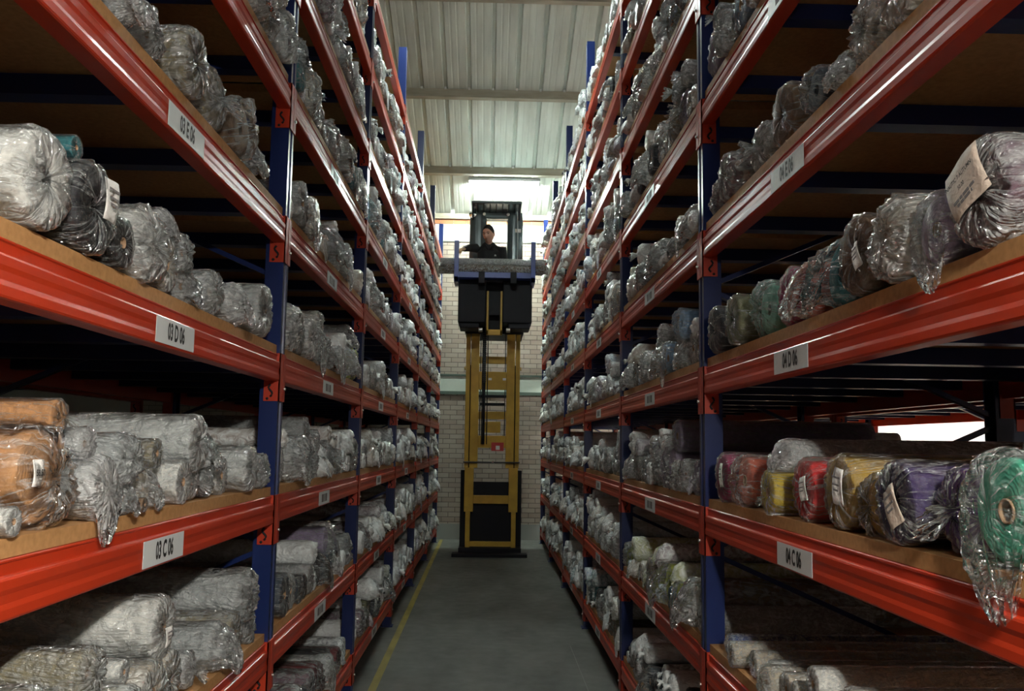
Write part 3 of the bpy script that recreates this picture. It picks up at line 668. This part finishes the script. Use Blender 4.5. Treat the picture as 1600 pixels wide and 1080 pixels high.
for n_, a in enumerate(allrolls):
    _, s, i, lv, row, k_, y, zc, r, col, st = a
    rnd = random.Random(n_*13+5); X = side_x(s, front_x(s, st, rnd, r, i, lv))
    if n_ < NIND and a[0] > 0:
        if lv == 6: sh = 'top shelf'
        else: sh = '%s shelf up' % LVW[lv] if lv > -2 else 'lowest shelf'
        lab = '%s %s roll, %s along %s row, %s, %s %s bay' % (PAL[col][1], STW[st], ORD[k_], 'lower' if row == 0 else 'upper', sh, BYW[i], WORD[s])
        grp = 'wrapped fabric rolls in the %s rack, %s shelf' % (WORD[s], LVW[lv])
        ROLLS[(s, i, lv, row, k_)] = (make_roll(X, y, zc, r, -s, st, col, lab, grp, n_*31+11), y, zc, r, col, st)
    elif a[0] > .0008:
        far.append((X, y, zc, r, -s, st, col, rnd.random()))
# all the remaining, smaller rolls as one mesh
LOW = {}
for st in STYLES:
    for k_ in range(3):
        v_, f_ = wrap_arrays(st, 900+k_*17+len(st), 12, 20, 1, 1.25)
        v_ = v_[:20]+v_[80:]; f_ = [(i*20+j, i*20+(j+1)%20, (i+1)*20+(j+1)%20, (i+1)*20+j) for i in range(len(v_)//20-1) for j in range(20)]
        f_ = f_+[tuple(range(len(v_)-20, len(v_)))]
        LOW[(st, k_)] = (np.array(v_), f_)
VV = []; FF = []; TT = []; off_ = 0
for n_, (X, y, zc, r, face, st, col, rv) in enumerate(far):
    v_, f_ = LOW[(st, n_ % 3)]; sp_ = rv*6.28 if st in ('pleat','lump','open') else (rv-.5)*.6
    L_ = 1.2/(12*r); v = v_.copy(); v[:, 0] = np.where(v[:, 0] < -1.2, v[:, 0]*L_, v[:, 0])
    c, s_ = math.cos(sp_), math.sin(sp_); yy = v[:, 1]*c-v[:, 2]*s_; zz = v[:, 1]*s_+v[:, 2]*c
    sg = 1 if face > 0 else -1
    VV.append(np.stack([X+sg*v[:, 0]*r, y+sg*yy*r, zc+zz*r], 1)); TT += [PAL[col][0]]*len(v)
    FF += [tuple(q+off_ for q in f) for f in f_]; off_ += len(v)
VV = np.concatenate(VV)
me = bpy.data.meshes.new('stacked_fabric_rolls'); me.from_pydata(VV.tolist(), [], FF); me.materials.append(M['far'])
me.polygons.foreach_set('use_smooth', [True]*len(me.polygons))
ca = me.color_attributes.new('tint', 'FLOAT_COLOR', 'POINT'); ca.data.foreach_set('color', np.array([(*c, 1) for c in TT], dtype=np.float32).ravel())
me.update()
so = bpy.data.objects.new('stacked_fabric_rolls', me); C.objects.link(so)
tag(so, 'distant plastic-wrapped fabric rolls filling the far shelves on both sides', 'fabric rolls', kind='stuff')
# ------------------------------------------------------------------ paper tags and special rolls near the camera
def tagroll(key, *a, **k):
    if key in ROLLS: return paper_tag(ROLLS[key][0], *a, **k)
def find(s, lv, y, col=None):
    best = None
    for k_, v in ROLLS.items():
        if k_[0] == s and k_[1] == 0 and k_[2] == lv and (col is None or v[4] == col):
            if best is None or abs(v[1]-y) < abs(ROLLS[best][1]-y): best = k_
    return best
def special(s, lv, y, col, label, *targs, **kw):
    k_ = find(s, lv, y, col)
    if k_ is None: return
    if label: ROLLS[k_][0]['label'] = label
    if targs or kw: paper_tag(ROLLS[k_][0], *targs, **kw)
sR = 1
special(-1, 1, 1.60, 'white', 'big white roll in milky plastic, leftmost on the 03 D shelf')
special(-1, 1, 1.80, 'charcoal', 'charcoal roll with white paper tag and radiating plastic pleats on 03 D shelf', .35, .25, .62, .92, 0)
special(-1, 1, 1.77, 'teal', 'thin teal roll with cardboard core lying on the charcoal roll')
special(-1, 1, 1.97, 'black', 'small black roll between the charcoal and white rolls on 03 D shelf')
special(-1, 1, 2.10, 'white', 'white bulging roll with paper tag in the middle of 03 D shelf', .35, -.15, .5, .75, .1)
special(-1, 1, 2.26, 'cream', 'cream roll with an open dark core beside the tagged white roll')
special(-1, 0, 1.76, 'tan', 'large tan brown roll wrapped in baggy plastic, front of 03 C shelf', -.75, .1, .34, .5, 0, lines=(), text=[('58.50', .17, .5)], d=.35)
special(-1, 0, 1.82, 'tan', 'slim tan roll with knotted plastic end resting above the large tan roll')
special(-1, 0, 2.28, 'beige', 'beige crumpled roll with a hanging white paper tag on 03 C shelf', .35, .55, .75, 1.0, -.1)
special(-1, -1, 2.43, 'white', 'fat white roll with a round end and small tag on the second shelf', .1, -.3, .5, .6, 0)
special(1, 1, 1.43, 'mauve', 'big mauve roll with a large tilted tan paper tag, nearest on 04 D shelf', -.15, .2, 1.15, 1.0, .38, 'tag_tan', ((.75,.62),(.84,.45)), text=[('NAUTIC 7 AUTUMN', .125, .36), ('50.00', .12, .56)], d=.2)
special(1, 1, 1.98, 'brown', 'brown and yellow patterned roll with a narrow tag on 04 D shelf', .35, -.1, .35, .62, .35)
special(1, 1, 1.78, 'cream', 'cream roll in white crumpled plastic beside the brown patterned roll')
special(1, 1, 2.17, 'teal', 'teal roll with baggy crumpled plastic on 04 D shelf')
special(1, 1, 2.56, 'magenta', 'magenta roll with pleated plastic end on 04 D shelf', .25, -.2, .4, .5, .2)
special(1, 1, 2.36, 'coral', 'coral roll with baggy plastic beside the magenta one on 04 D shelf')
special(1, 0, 3.25, 'magenta', 'magenta roll with white tag beside the blue post on 04 C shelf', .35, .1, .4, .95, 0)
special(1, 0, 2.42, 'red', 'bright red roll with star-shaped white tag on 04 C shelf', .3, .05, .55, .75, .15)
special(1, 0, 2.15, 'gold', 'golden roll with a white paper tag, larger of two on 04 C shelf', .3, .15, .6, .95, -.1)
special(1, 0, 1.95, 'gold', 'second golden roll, crumpled plastic, left of the indigo roll')
special(1, 0, 1.77, 'indigo', 'dark indigo roll with tilted paper tag on 04 C shelf', .15, -.1, .6, .95, .5, 'tag_tan')
special(1, 0, 1.62, 'purple', 'purple roll with knotted white plastic on 04 C shelf')
special(1, 0, 2.67, 'yellow', 'small yellow roll with open brown core beside the red roll')
special(1, 0, 1.43, 'green', 'sea green roll with open core in loose clear plastic, nearest on 04 C shelf')
special(1, 0, 1.41, 'mint', 'thin mint green tube on top of the sea green roll')
# ------------------------------------------------------------------ lift truck
YM = 13.0
tk = empty('lift_truck', (.04, YM, FLOOR), 'yellow and black order picker truck with raised cab at the aisle end', 'lift truck')
def T(mb, name, m, parent=None, bevel=.004):
    o = mb.build(name, M[m], parent or tk, bevel)
    if not parent: o.location = (-.04, -YM, -FLOOR)
    return o
CX = .037
def sym(f):   # left and right copies mirrored about the truck's centre line
    for sg in (-1, 1): f(sg)
def rail(sg):
    def X(a): return CX+sg*a
    T(MB().box((X(.352), 12.98, -.36), (X(.417), 13.14, 1.78)), 'outer_rail', 'yellow')
    T(MB().box((X(.214), 12.96, -.36), (X(.338), 13.14, 1.78)), 'inner_rail', 'yellow')
    T(MB().box((X(.338), 13.02, -.36), (X(.352), 13.10, 1.22)), 'rail_spacer', 'black')
    T(MB().box((X(.268), 12.95, -1.02), (X(.405), 13.13, -.36)), 'mast_foot', 'yellow')
    T(MB().box((X(.312), 12.95, -1.55), (X(.382), 13.13, -1.02)), 'mast_foot', 'yellow')
    T(MB().tube([(X(.424), 13.05, 1.17), (X(.44), 13.05, 1.17)], .03, 12), 'roller_cap', 'yellow')
    T(MB().box((X(.385), 13.14, -1.6), (X(.47), 13.4, -.40)), 'chassis_side', 'black')
    T(MB().tube([(X(.19), 13.0, -.05), (X(.19), 13.0, 1.76)], .008, 6), 'lift_chain', 'chain')
sym(rail)
for z0, z1, m, y_, hw in ((.84, 1.117, 'yellow', 12.99, .214), (1.247, 1.356, 'yellow', 13.03, .214), (.387, .505, 'yellow', 13.05, .214), (-.054, .132, 'yellow', 12.99, .214),
                          (.18, .35, 'yellow', 13.07, .13), (.72, .76, 'black', 13.02, .214), (.60, .64, 'black', 13.06, .20), (-.897, -.771, 'yellow', 12.96, .268), (-1.538, -1.462, 'yellow', 12.96, .312)):
    T(MB().box((CX-hw, y_, z0), (CX+hw, y_+.06, z1)), 'cross_member', m)
T(MB().box((CX-.43, 12.93, -.285), (CX+.43, 12.96, -.262)), 'guard_bar', 'chain')
T(MB().box((CX-.268, 13.0, -.771), (CX+.268, 13.06, -.57)), 'cover_panel', 'black')
T(MB().box((CX-.312, 13.0, -1.462), (CX+.312, 13.06, -.897)), 'cover_panel', 'black')
T(MB().box((-.53, 12.64, FLOOR+.002), (.585, 12.86, FLOOR+.05)), 'base_bumper', 'black')
T(MB().box((-.44, 12.86, FLOOR+.002), (.50, 13.5, FLOOR+.11)), 'chassis', 'black')
for dx in (-.125, -.095, -.045): T(MB().tube([(dx, 12.97, 0.0), (dx, 12.97, 1.72)], .022 if dx > -.11 and dx < -.06 else .008, 8), 'hydraulic_hose', 'black')
ch = MB()
for k_ in range(26): ch.box((-.118, 12.94, .95+k_*.03), (-.068, 12.985, .972+k_*.03))
T(ch, 'energy_chain', 'chain', bevel=0)
for dx in (-.03, .19): T(MB().box((dx, 12.984, .985), (dx+.05, 12.989, 1.02)), 'white_sticker', 'tag', bevel=0)
st_ = T(MB().box((.03, 12.984, -.10), (.22, 12.989, .03)), 'warning_sticker', 'red', bevel=0)
T(MB().box((.10, 12.981, -.08), (.16, 12.984, -.02)), 'sticker_panel', 'tag', bevel=0)
T(MB().tube([(.055, 12.93, -.27), (.055, 12.915, -.27)], .017, 10), 'reflector', 'lens', bevel=0)
# carriage under the load
T(MB().box((-.50, 12.42, 1.80), (-.09, 12.92, 2.45)), 'carriage_block', 'black', bevel=.012)
T(MB().box((.165, 12.42, 1.80), (.60, 12.92, 2.45)), 'carriage_block', 'black', bevel=.012)
T(MB().box((-.475, 12.45, 1.72), (-.18, 12.88, 1.80)), 'carriage_block', 'black', bevel=.012)
T(MB().box((.255, 12.45, 1.72), (.575, 12.88, 1.80)), 'carriage_block', 'black', bevel=.012)
T(MB().box((-.09, 12.60, 1.70), (.165, 12.70, 2.45)), 'carriage_back', 'black')
for dx in (-.075, .13): T(MB().box((dx, 12.44, 1.62), (dx+.03, 12.47, 2.28)), 'guide_rail', 'yellow')
T(MB().box((-.075, 12.44, 1.62), (.16, 12.52, 1.70)), 'carriage_foot', 'yellow')
T(MB().box((-.03, 12.46, 1.92), (.115, 12.49, 1.99)), 'carriage_bracket', 'black')
for dx in (-.19, .22): T(MB().tube([(dx, 12.43, 1.69), (dx+.06, 12.43, 1.69)], .035, 10), 'pulley', 'pin')
# blue cradle that holds the rolls
T(MB().box((-.55, 12.24, 2.44), (.625, 12.40, 2.525)), 'cradle_beam', 'cradle')
for dx in (-.20, .27): T(MB().box((dx, 12.22, 2.36), (dx+.09, 12.42, 2.53)), 'cradle_clamp', 'black')
for x0_, x1_ in ((-.56, -.493), (.568, .633)):
    T(MB().box((x0_, 12.16, 2.37), (x1_, 12.225, 2.975)), 'cradle_upright', 'cradle')
    T(MB().box((x0_, 12.16, 2.37), (x1_, 12.62, 2.44)), 'cradle_arm', 'cradle')
T(MB().box((.548, 12.17, 2.72), (.568, 12.21, 2.74)), 'stop_pin', 'cradle')
# operator's cab: floor, front panel, rear structure and overhead guard
T(MB().box((-.40, 12.92, 1.70), (.50, 13.85, 1.81)), 'cab_floor', 'black')
T(MB().box((-.38, 12.92, 1.74), (.48, 12.98, 2.62)), 'cab_front_panel', 'black')
def pillar(x0_, x1_):
    mb = MB(); n_ = 10; sec = []
    for z in (1.74, 3.5, 3.62, 3.70, 3.76, 3.80):
        k = 1 if z < 3.6 else 1-.10*((z-3.6)/.20)**2
        out = []
        for j in range(n_+1):
            t_ = PI*j/n_; xm = (x0_+x1_)/2; hw = (x1_-x0_)/2
            out.append((xm+(-math.cos(t_))*hw*(1 if abs(math.cos(t_)) < .99 else 1)*k, 13.64-.09*math.sin(t_)**.6, z))
        sec.append(out)
    vs_ = [v for o in sec for v in o]+[]; w_ = n_+1
    fs = [(i*w_+j, i*w_+j+1, (i+1)*w_+j+1, (i+1)*w_+j) for i in range(len(sec)-1) for j in range(n_)]
    nb = len(vs_); vs_ += [(x0_, 13.80, 1.74), (x1_, 13.80, 1.74), (x0_, 13.80, 3.80), (x1_, 13.80, 3.80)]
    L0 = (len(sec)-1)*w_
    fs += [(nb+1, nb, nb+2, nb+3), (0, L0, nb+2, nb), (n_, nb+1, nb+3, L0+n_)]
    return mb.add(vs_, fs, False)
for x0_, x1_, lab in ((-.385, -.10, 'left'), (.232, .497, 'right')):
    T(pillar(x0_, x1_), 'cab_pillar', 'cabgrey', bevel=0)
T(MB().box((-.345, 13.58, 3.70), (.455, 13.80, 3.815)), 'cab_header', 'cabgrey', bevel=.02)
T(MB().box((-.345, 13.05, 3.80), (.455, 13.85, 3.832)), 'overhead_guard', 'cabgrey', bevel=.008)
T(MB().box((-.345, 13.045, 3.832), (.455, 13.06, 3.84)), 'guard_edge', 'pin', bevel=0)
for dx in (-.33, .425): T(MB().bar((dx, 13.08, 3.80), (dx, 13.62, 3.66), .025), 'guard_strut', 'black')
for k_ in range(7): T(MB().bar((-.25+k_*.1, 13.07, 3.795), (-.25+k_*.1, 13.57, 3.795), .018), 'guard_slat', 'black')
T(MB().tube([(-.335, 13.50, 3.74), (-.335, 13.47, 3.73)], [.062, .058], 20), 'convex_mirror', 'lens', bevel=0)
for dx in (-.145, .245): T(MB().tube([(dx, 13.54, 3.76), (dx, 13.52, 3.755)], .026, 12), 'work_lamp', 'fixture', bevel=0)
T(MB().box((.36, 13.535, 3.46), (.46, 13.54, 3.52)), 'white_sticker', 'tag', bevel=0)
T(MB().tube([(.385, 13.50, 3.86), (.40, 13.50, 3.7), (.405, 13.49, 3.4), (.402, 13.49, 3.1), (.41, 13.49, 2.8), (.41, 13.5, 2.4)], .007, 6), 'hanging_cord', 'sign', bevel=0)
# rolls lying across the cradle
def load_roll(y, z, r, col, style, x1, label, L=None):
    o = make_roll(x1, y, z, r, 1, style, col, label, 'rolls on the truck cradle', int(y*100), 'film_milky' if col == 'clear' else 'film', True)
    o.rotation_euler = (0, 0, 0); return o
load_roll(12.31, 2.525+.062, .062, 'brown', 'drape', .80, 'brown plastic-wrapped roll lying across the truck cradle, front one')
load_roll(12.44, 2.525+.064, .064, 'khaki', 'lump', .74, 'khaki plastic-wrapped roll behind the brown one on the truck cradle')
load_roll(12.38, 2.525+.170, .064, 'clear', 'lump', .76, 'silvery plastic-wrapped roll on top of the load on the truck cradle')
# ------------------------------------------------------------------ operator
def blob_mesh(parts, voxel, name, mt, extra=None):
    """tubes with per-point radii and flattening, fused into one closed skin"""
    mb = MB()
    for pts, rs, fl in parts:
        pts = [Vector(p) for p in pts]; n = 16; rows = []
        P = [pts[0]-(pts[1]-pts[0]).normalized()*rs[0]*.85, pts[0]-(pts[1]-pts[0]).normalized()*rs[0]*.5]+pts+[pts[-1]+(pts[-1]-pts[-2]).normalized()*rs[-1]*.5, pts[-1]+(pts[-1]-pts[-2]).normalized()*rs[-1]*.85]
        R_ = [rs[0]*.4, rs[0]*.84]+list(rs)+[rs[-1]*.84, rs[-1]*.4]
        vs_ = []
        for i, p in enumerate(P):
            d = (P[min(i+1, len(P)-1)]-P[max(i-1, 0)]).normalized()
            a = Vector((1, 0, 0))-d*d.x
            if a.length < .2: a = Vector((0, 1, 0))-d*d.y
            a.normalize(); c = d.cross(a)
            for k in range(n): t = 2*PI*k/n; vs_.append(p+a*math.cos(t)*R_[i]+c*math.sin(t)*R_[i]*fl)
        fs = [(i*n+k, i*n+(k+1)%n, (i+1)*n+(k+1)%n, (i+1)*n+k) for i in range(len(P)-1) for k in range(n)]
        fs += [tuple(range(n))[::-1], tuple(range((len(P)-1)*n, len(P)*n))]
        mb.add(vs_, fs, True)
    if extra: mb.add(*extra, True)
    o = mb.build(name+'_source', mt); r = o.modifiers.new('fuse', 'REMESH'); r.mode = 'VOXEL'; r.voxel_size = voxel; r.use_smooth_shade = True
    s_ = o.modifiers.new('soft', 'SMOOTH'); s_.iterations = 4; s_.factor = .5
    dg = bpy.context.evaluated_depsgraph_get(); me = bpy.data.meshes.new_from_object(o.evaluated_get(dg)); bpy.data.objects.remove(o)
    me.name = name; me.materials.clear(); me.materials.append(mt)
    return me
PX, PY = -.06, 13.20
HEAD = Vector((PX-.005, PY-.085, 3.315)); TURN = math.radians(-26); NOD = math.radians(14)
HM = Matrix.Translation(HEAD) @ Matrix.Rotation(TURN, 4, 'Z') @ Matrix.Rotation(NOD, 4, 'X') @ Matrix.Scale(1.12, 4)
def head_arrays():
    vs_ = []; nu, nv = 40, 30
    for i in range(nv+1):
        ph = PI*i/nv
        for j in range(nu):
            t = 2*PI*j/nu; x = math.sin(ph)*math.sin(t); y = -math.sin(ph)*math.cos(t); z = math.cos(ph)
            X, Y, Z = x*.080, y*.098, z*.130
            if z < -.1: k = 1-.32*min(1, (-z-.1)/.9)**1.2; X *= k; Y = Y*k-.012*(-z)
            front = max(0, -y)
            def g(cx, cz, wx, wz): return math.exp(-((X-cx)/wx)**2-((Z-cz)/wz)**2)*front
            Y -= .026*g(0, -.022, .012, .022)+.010*g(0, -.002, .010, .03)      # nose
            Y += .012*(g(-.032, .008, .016, .012)+g(.032, .008, .016, .012))      # eye sockets
            Y -= .008*(g(-.03, .032, .028, .010)+g(.03, .032, .028, .010))        # brow
            Y -= .007*g(0, -.066, .024, .010); Y += .005*g(0, -.054, .02, .006); Y -= .012*g(0, -.105, .026, .018)
            Y -= .006*(g(-.045, -.03, .02, .02)+g(.045, -.03, .02, .02))
            vs_.append(HM @ Vector((X, Y, Z)))
    fs = [(i*nu+j, (i+1)*nu+j, (i+1)*nu+(j+1)%nu, i*nu+(j+1)%nu) for i in range(nv) for j in range(nu)]
    return vs_, fs
pr_ = empty('person', (PX, PY, 1.81), 'person in a black shirt standing in the raised cab, reaching over the wrapped rolls', 'person')
S = lambda x, y, z: (PX+x, PY+y, z+.07)
shR, shL = S(-.195, 0, 3.035), S(.215, .01, 3.03)
elR, wrR = S(-.32, -.16, 3.0), S(-.40, -.36, 2.93)
elL, wrL = S(.27, .02, 2.74), S(.17, -.20, 2.66)
def hand(w_, d, side_):
    w_ = Vector(w_); d = Vector(d).normalized(); a = d.cross(Vector((0,0,1))).normalized(); dn = Vector((0,0,-1))
    parts = [([w_, w_+d*.04, w_+d*.085], (.026, .036, .038), .5)]
    for k_, (off, ln) in enumerate(((-.028,.068), (-.010,.078), (.010,.072), (.027,.056))):
        b_ = w_+d*.088+a*off
        parts.append(([b_, b_+d*ln*.45+dn*.008, b_+d*ln*.75+dn*.028, b_+d*ln*.85+dn*.050], (.0105, .010, .009, .008), 1))
    b_ = w_+d*.035+a*(side_*.034)
    parts.append(([b_, b_+d*.03+a*side_*.022+dn*.012, b_+d*.055+a*side_*.022+dn*.034], (.013, .011, .009), 1))
    return parts
body_parts = [([S(0,0,2.55), S(0,0,2.75), S(0,0,2.95), S(0,.0,3.04)], (.14,.15,.165,.12), .66),
  ([S(0,.0,3.02), S(0,-.02,3.13), S(-.005,-.045,3.24)], (.07,.058,.058), 1),
  ([shR, elR, wrR], (.052,.042,.028), 1), ([shL, elL, wrL], (.052,.042,.028), 1),
  ([S(-.10,0,2.60), S(-.11,-.02,2.18), S(-.11,.02,1.84)], (.085,.058,.042), 1), ([S(.10,0,2.60), S(.11,-.02,2.18), S(.11,.02,1.84)], (.085,.058,.042), 1),
  ([S(-.11,.03,1.79), S(-.12,-.14,1.775)], (.042,.034), .8), ([S(.11,.03,1.79), S(.12,-.14,1.775)], (.042,.034), .8),
  ([HM @ Vector((-.080,.010,.015)), HM @ Vector((-.082,.014,-.025))], (.017,.012), .6), ([HM @ Vector((.080,.010,.015)), HM @ Vector((.082,.014,-.025))], (.017,.012), .6)]
dR = Vector(wrR)-Vector(elR); dL = Vector(wrL)-Vector(elL)
body_parts += hand(wrR, dR, 1)+hand(wrL, dL, -1)
me = blob_mesh(body_parts, .0062, 'body', M['skin'], head_arrays())
bo = place('body', me, pr_, (-PX, -PY, -1.81))
def PC(name, me): o = place(name, me, pr_, (-PX, -PY, -1.81)); return o
sh_parts = [([S(0,0,2.50), S(0,0,2.62), S(0,0,2.80), S(0,0,2.96), S(0,.005,3.035)], (.165,.165,.178,.192,.135), .68),
  ([S(-.10,.005,3.03), shR, elR, Vector(elR).lerp(Vector(wrR), .72)], (.075,.074,.056,.046), 1), ([S(.10,.005,3.03), shL, elL, Vector(elL).lerp(Vector(wrL), .72)], (.075,.074,.056,.046), 1)]
sh = PC('shirt', blob_mesh(sh_parts, .009, 'shirt', M['shirt']))
col_ = MB()
for sg in (-1, 1):
    col_.tube([S(.0+sg*.065,.045,3.12), S(sg*.082,-.01,3.105), S(sg*.055,-.075,3.065), S(sg*.012,-.115,3.0)], [.016,.018,.018,.012], 8)
place('collar', col_.mesh('collar', M['shirt']), sh)
place('chest_emblem', MB().add([S(.085,-.125,2.885), S(.12,-.118,2.885), S(.115,-.115,2.91), S(.095,-.118,2.915)], [(0,1,2,3)]).mesh('chest_emblem', M['emblem']), sh)
PC('trousers', blob_mesh([([S(0,0,2.50), S(0,0,2.62)], (.155,.15), .72), ([S(-.09,0,2.56), S(-.11,-.02,2.18), S(-.11,.02,1.84)], (.10,.075,.062), 1), ([S(.09,0,2.56), S(.11,-.02,2.18), S(.11,.02,1.84)], (.10,.075,.062), 1)], .012, 'trousers', M['trouser']))
PC('work_glove', blob_mesh([([Vector(wrR)-dR.normalized()*.03, Vector(wrR)+dR.normalized()*.0], (.036,.034), .8)]+[(p, tuple(q*1.25 for q in r_), f_) for p, r_, f_ in hand(wrR, dR, 1)], .006, 'work_glove', M['glove']))
# short dark hair: cap following the skull
vs_ = []; nu, nv = 40, 16
for i in range(nv+1):
    for j in range(nu):
        t = 2*PI*j/nu; side_ = abs(math.sin(t)); frontal = max(0, math.cos(t))
        lim = 1.95-1.0*frontal**1.2-.28*side_+.10*nz(Vector((t*3, 2, 1)))
        ph = lim*i/nv; x = math.sin(ph)*math.sin(t); y = -math.sin(ph)*math.cos(t); z = math.cos(ph)
        k = 1.0+.06*(1-max(0,(i-nv+2)/2)*.8)+.05*nz(Vector((x*7, y*7, z*7)))+.03*nz(Vector((x*19, y*19, z*19)))
        vs_.append(HM @ Vector((x*.080*k, y*.098*k, z*.130*k)))
fs = [(i*nu+j, (i+1)*nu+j, (i+1)*nu+(j+1)%nu, i*nu+(j+1)%nu) for i in range(nv) for j in range(nu)]
PC('hair', MB().add(vs_, fs, True).mesh('hair', M['hair']))
for sg in (-1, 1):
    PC('eyebrow', MB().tube([HM @ Vector((sg*.016,-.098,.028)), HM @ Vector((sg*.032,-.094,.034)), HM @ Vector((sg*.050,-.082,.028))], .0045, 6).mesh('eyebrow', M['hair']))
    PC('eye', MB().tube([HM @ Vector((sg*.022,-.087,.008)), HM @ Vector((sg*.042,-.080,.008))], .006, 6).mesh('eye', M['hair']))
PC('mouth', MB().tube([HM @ Vector((-.022,-.090,-.062)), HM @ Vector((0,-.099,-.060)), HM @ Vector((.022,-.090,-.062))], .0035, 6).mesh('mouth', mat('lips', (.28,.10,.08), .5)))
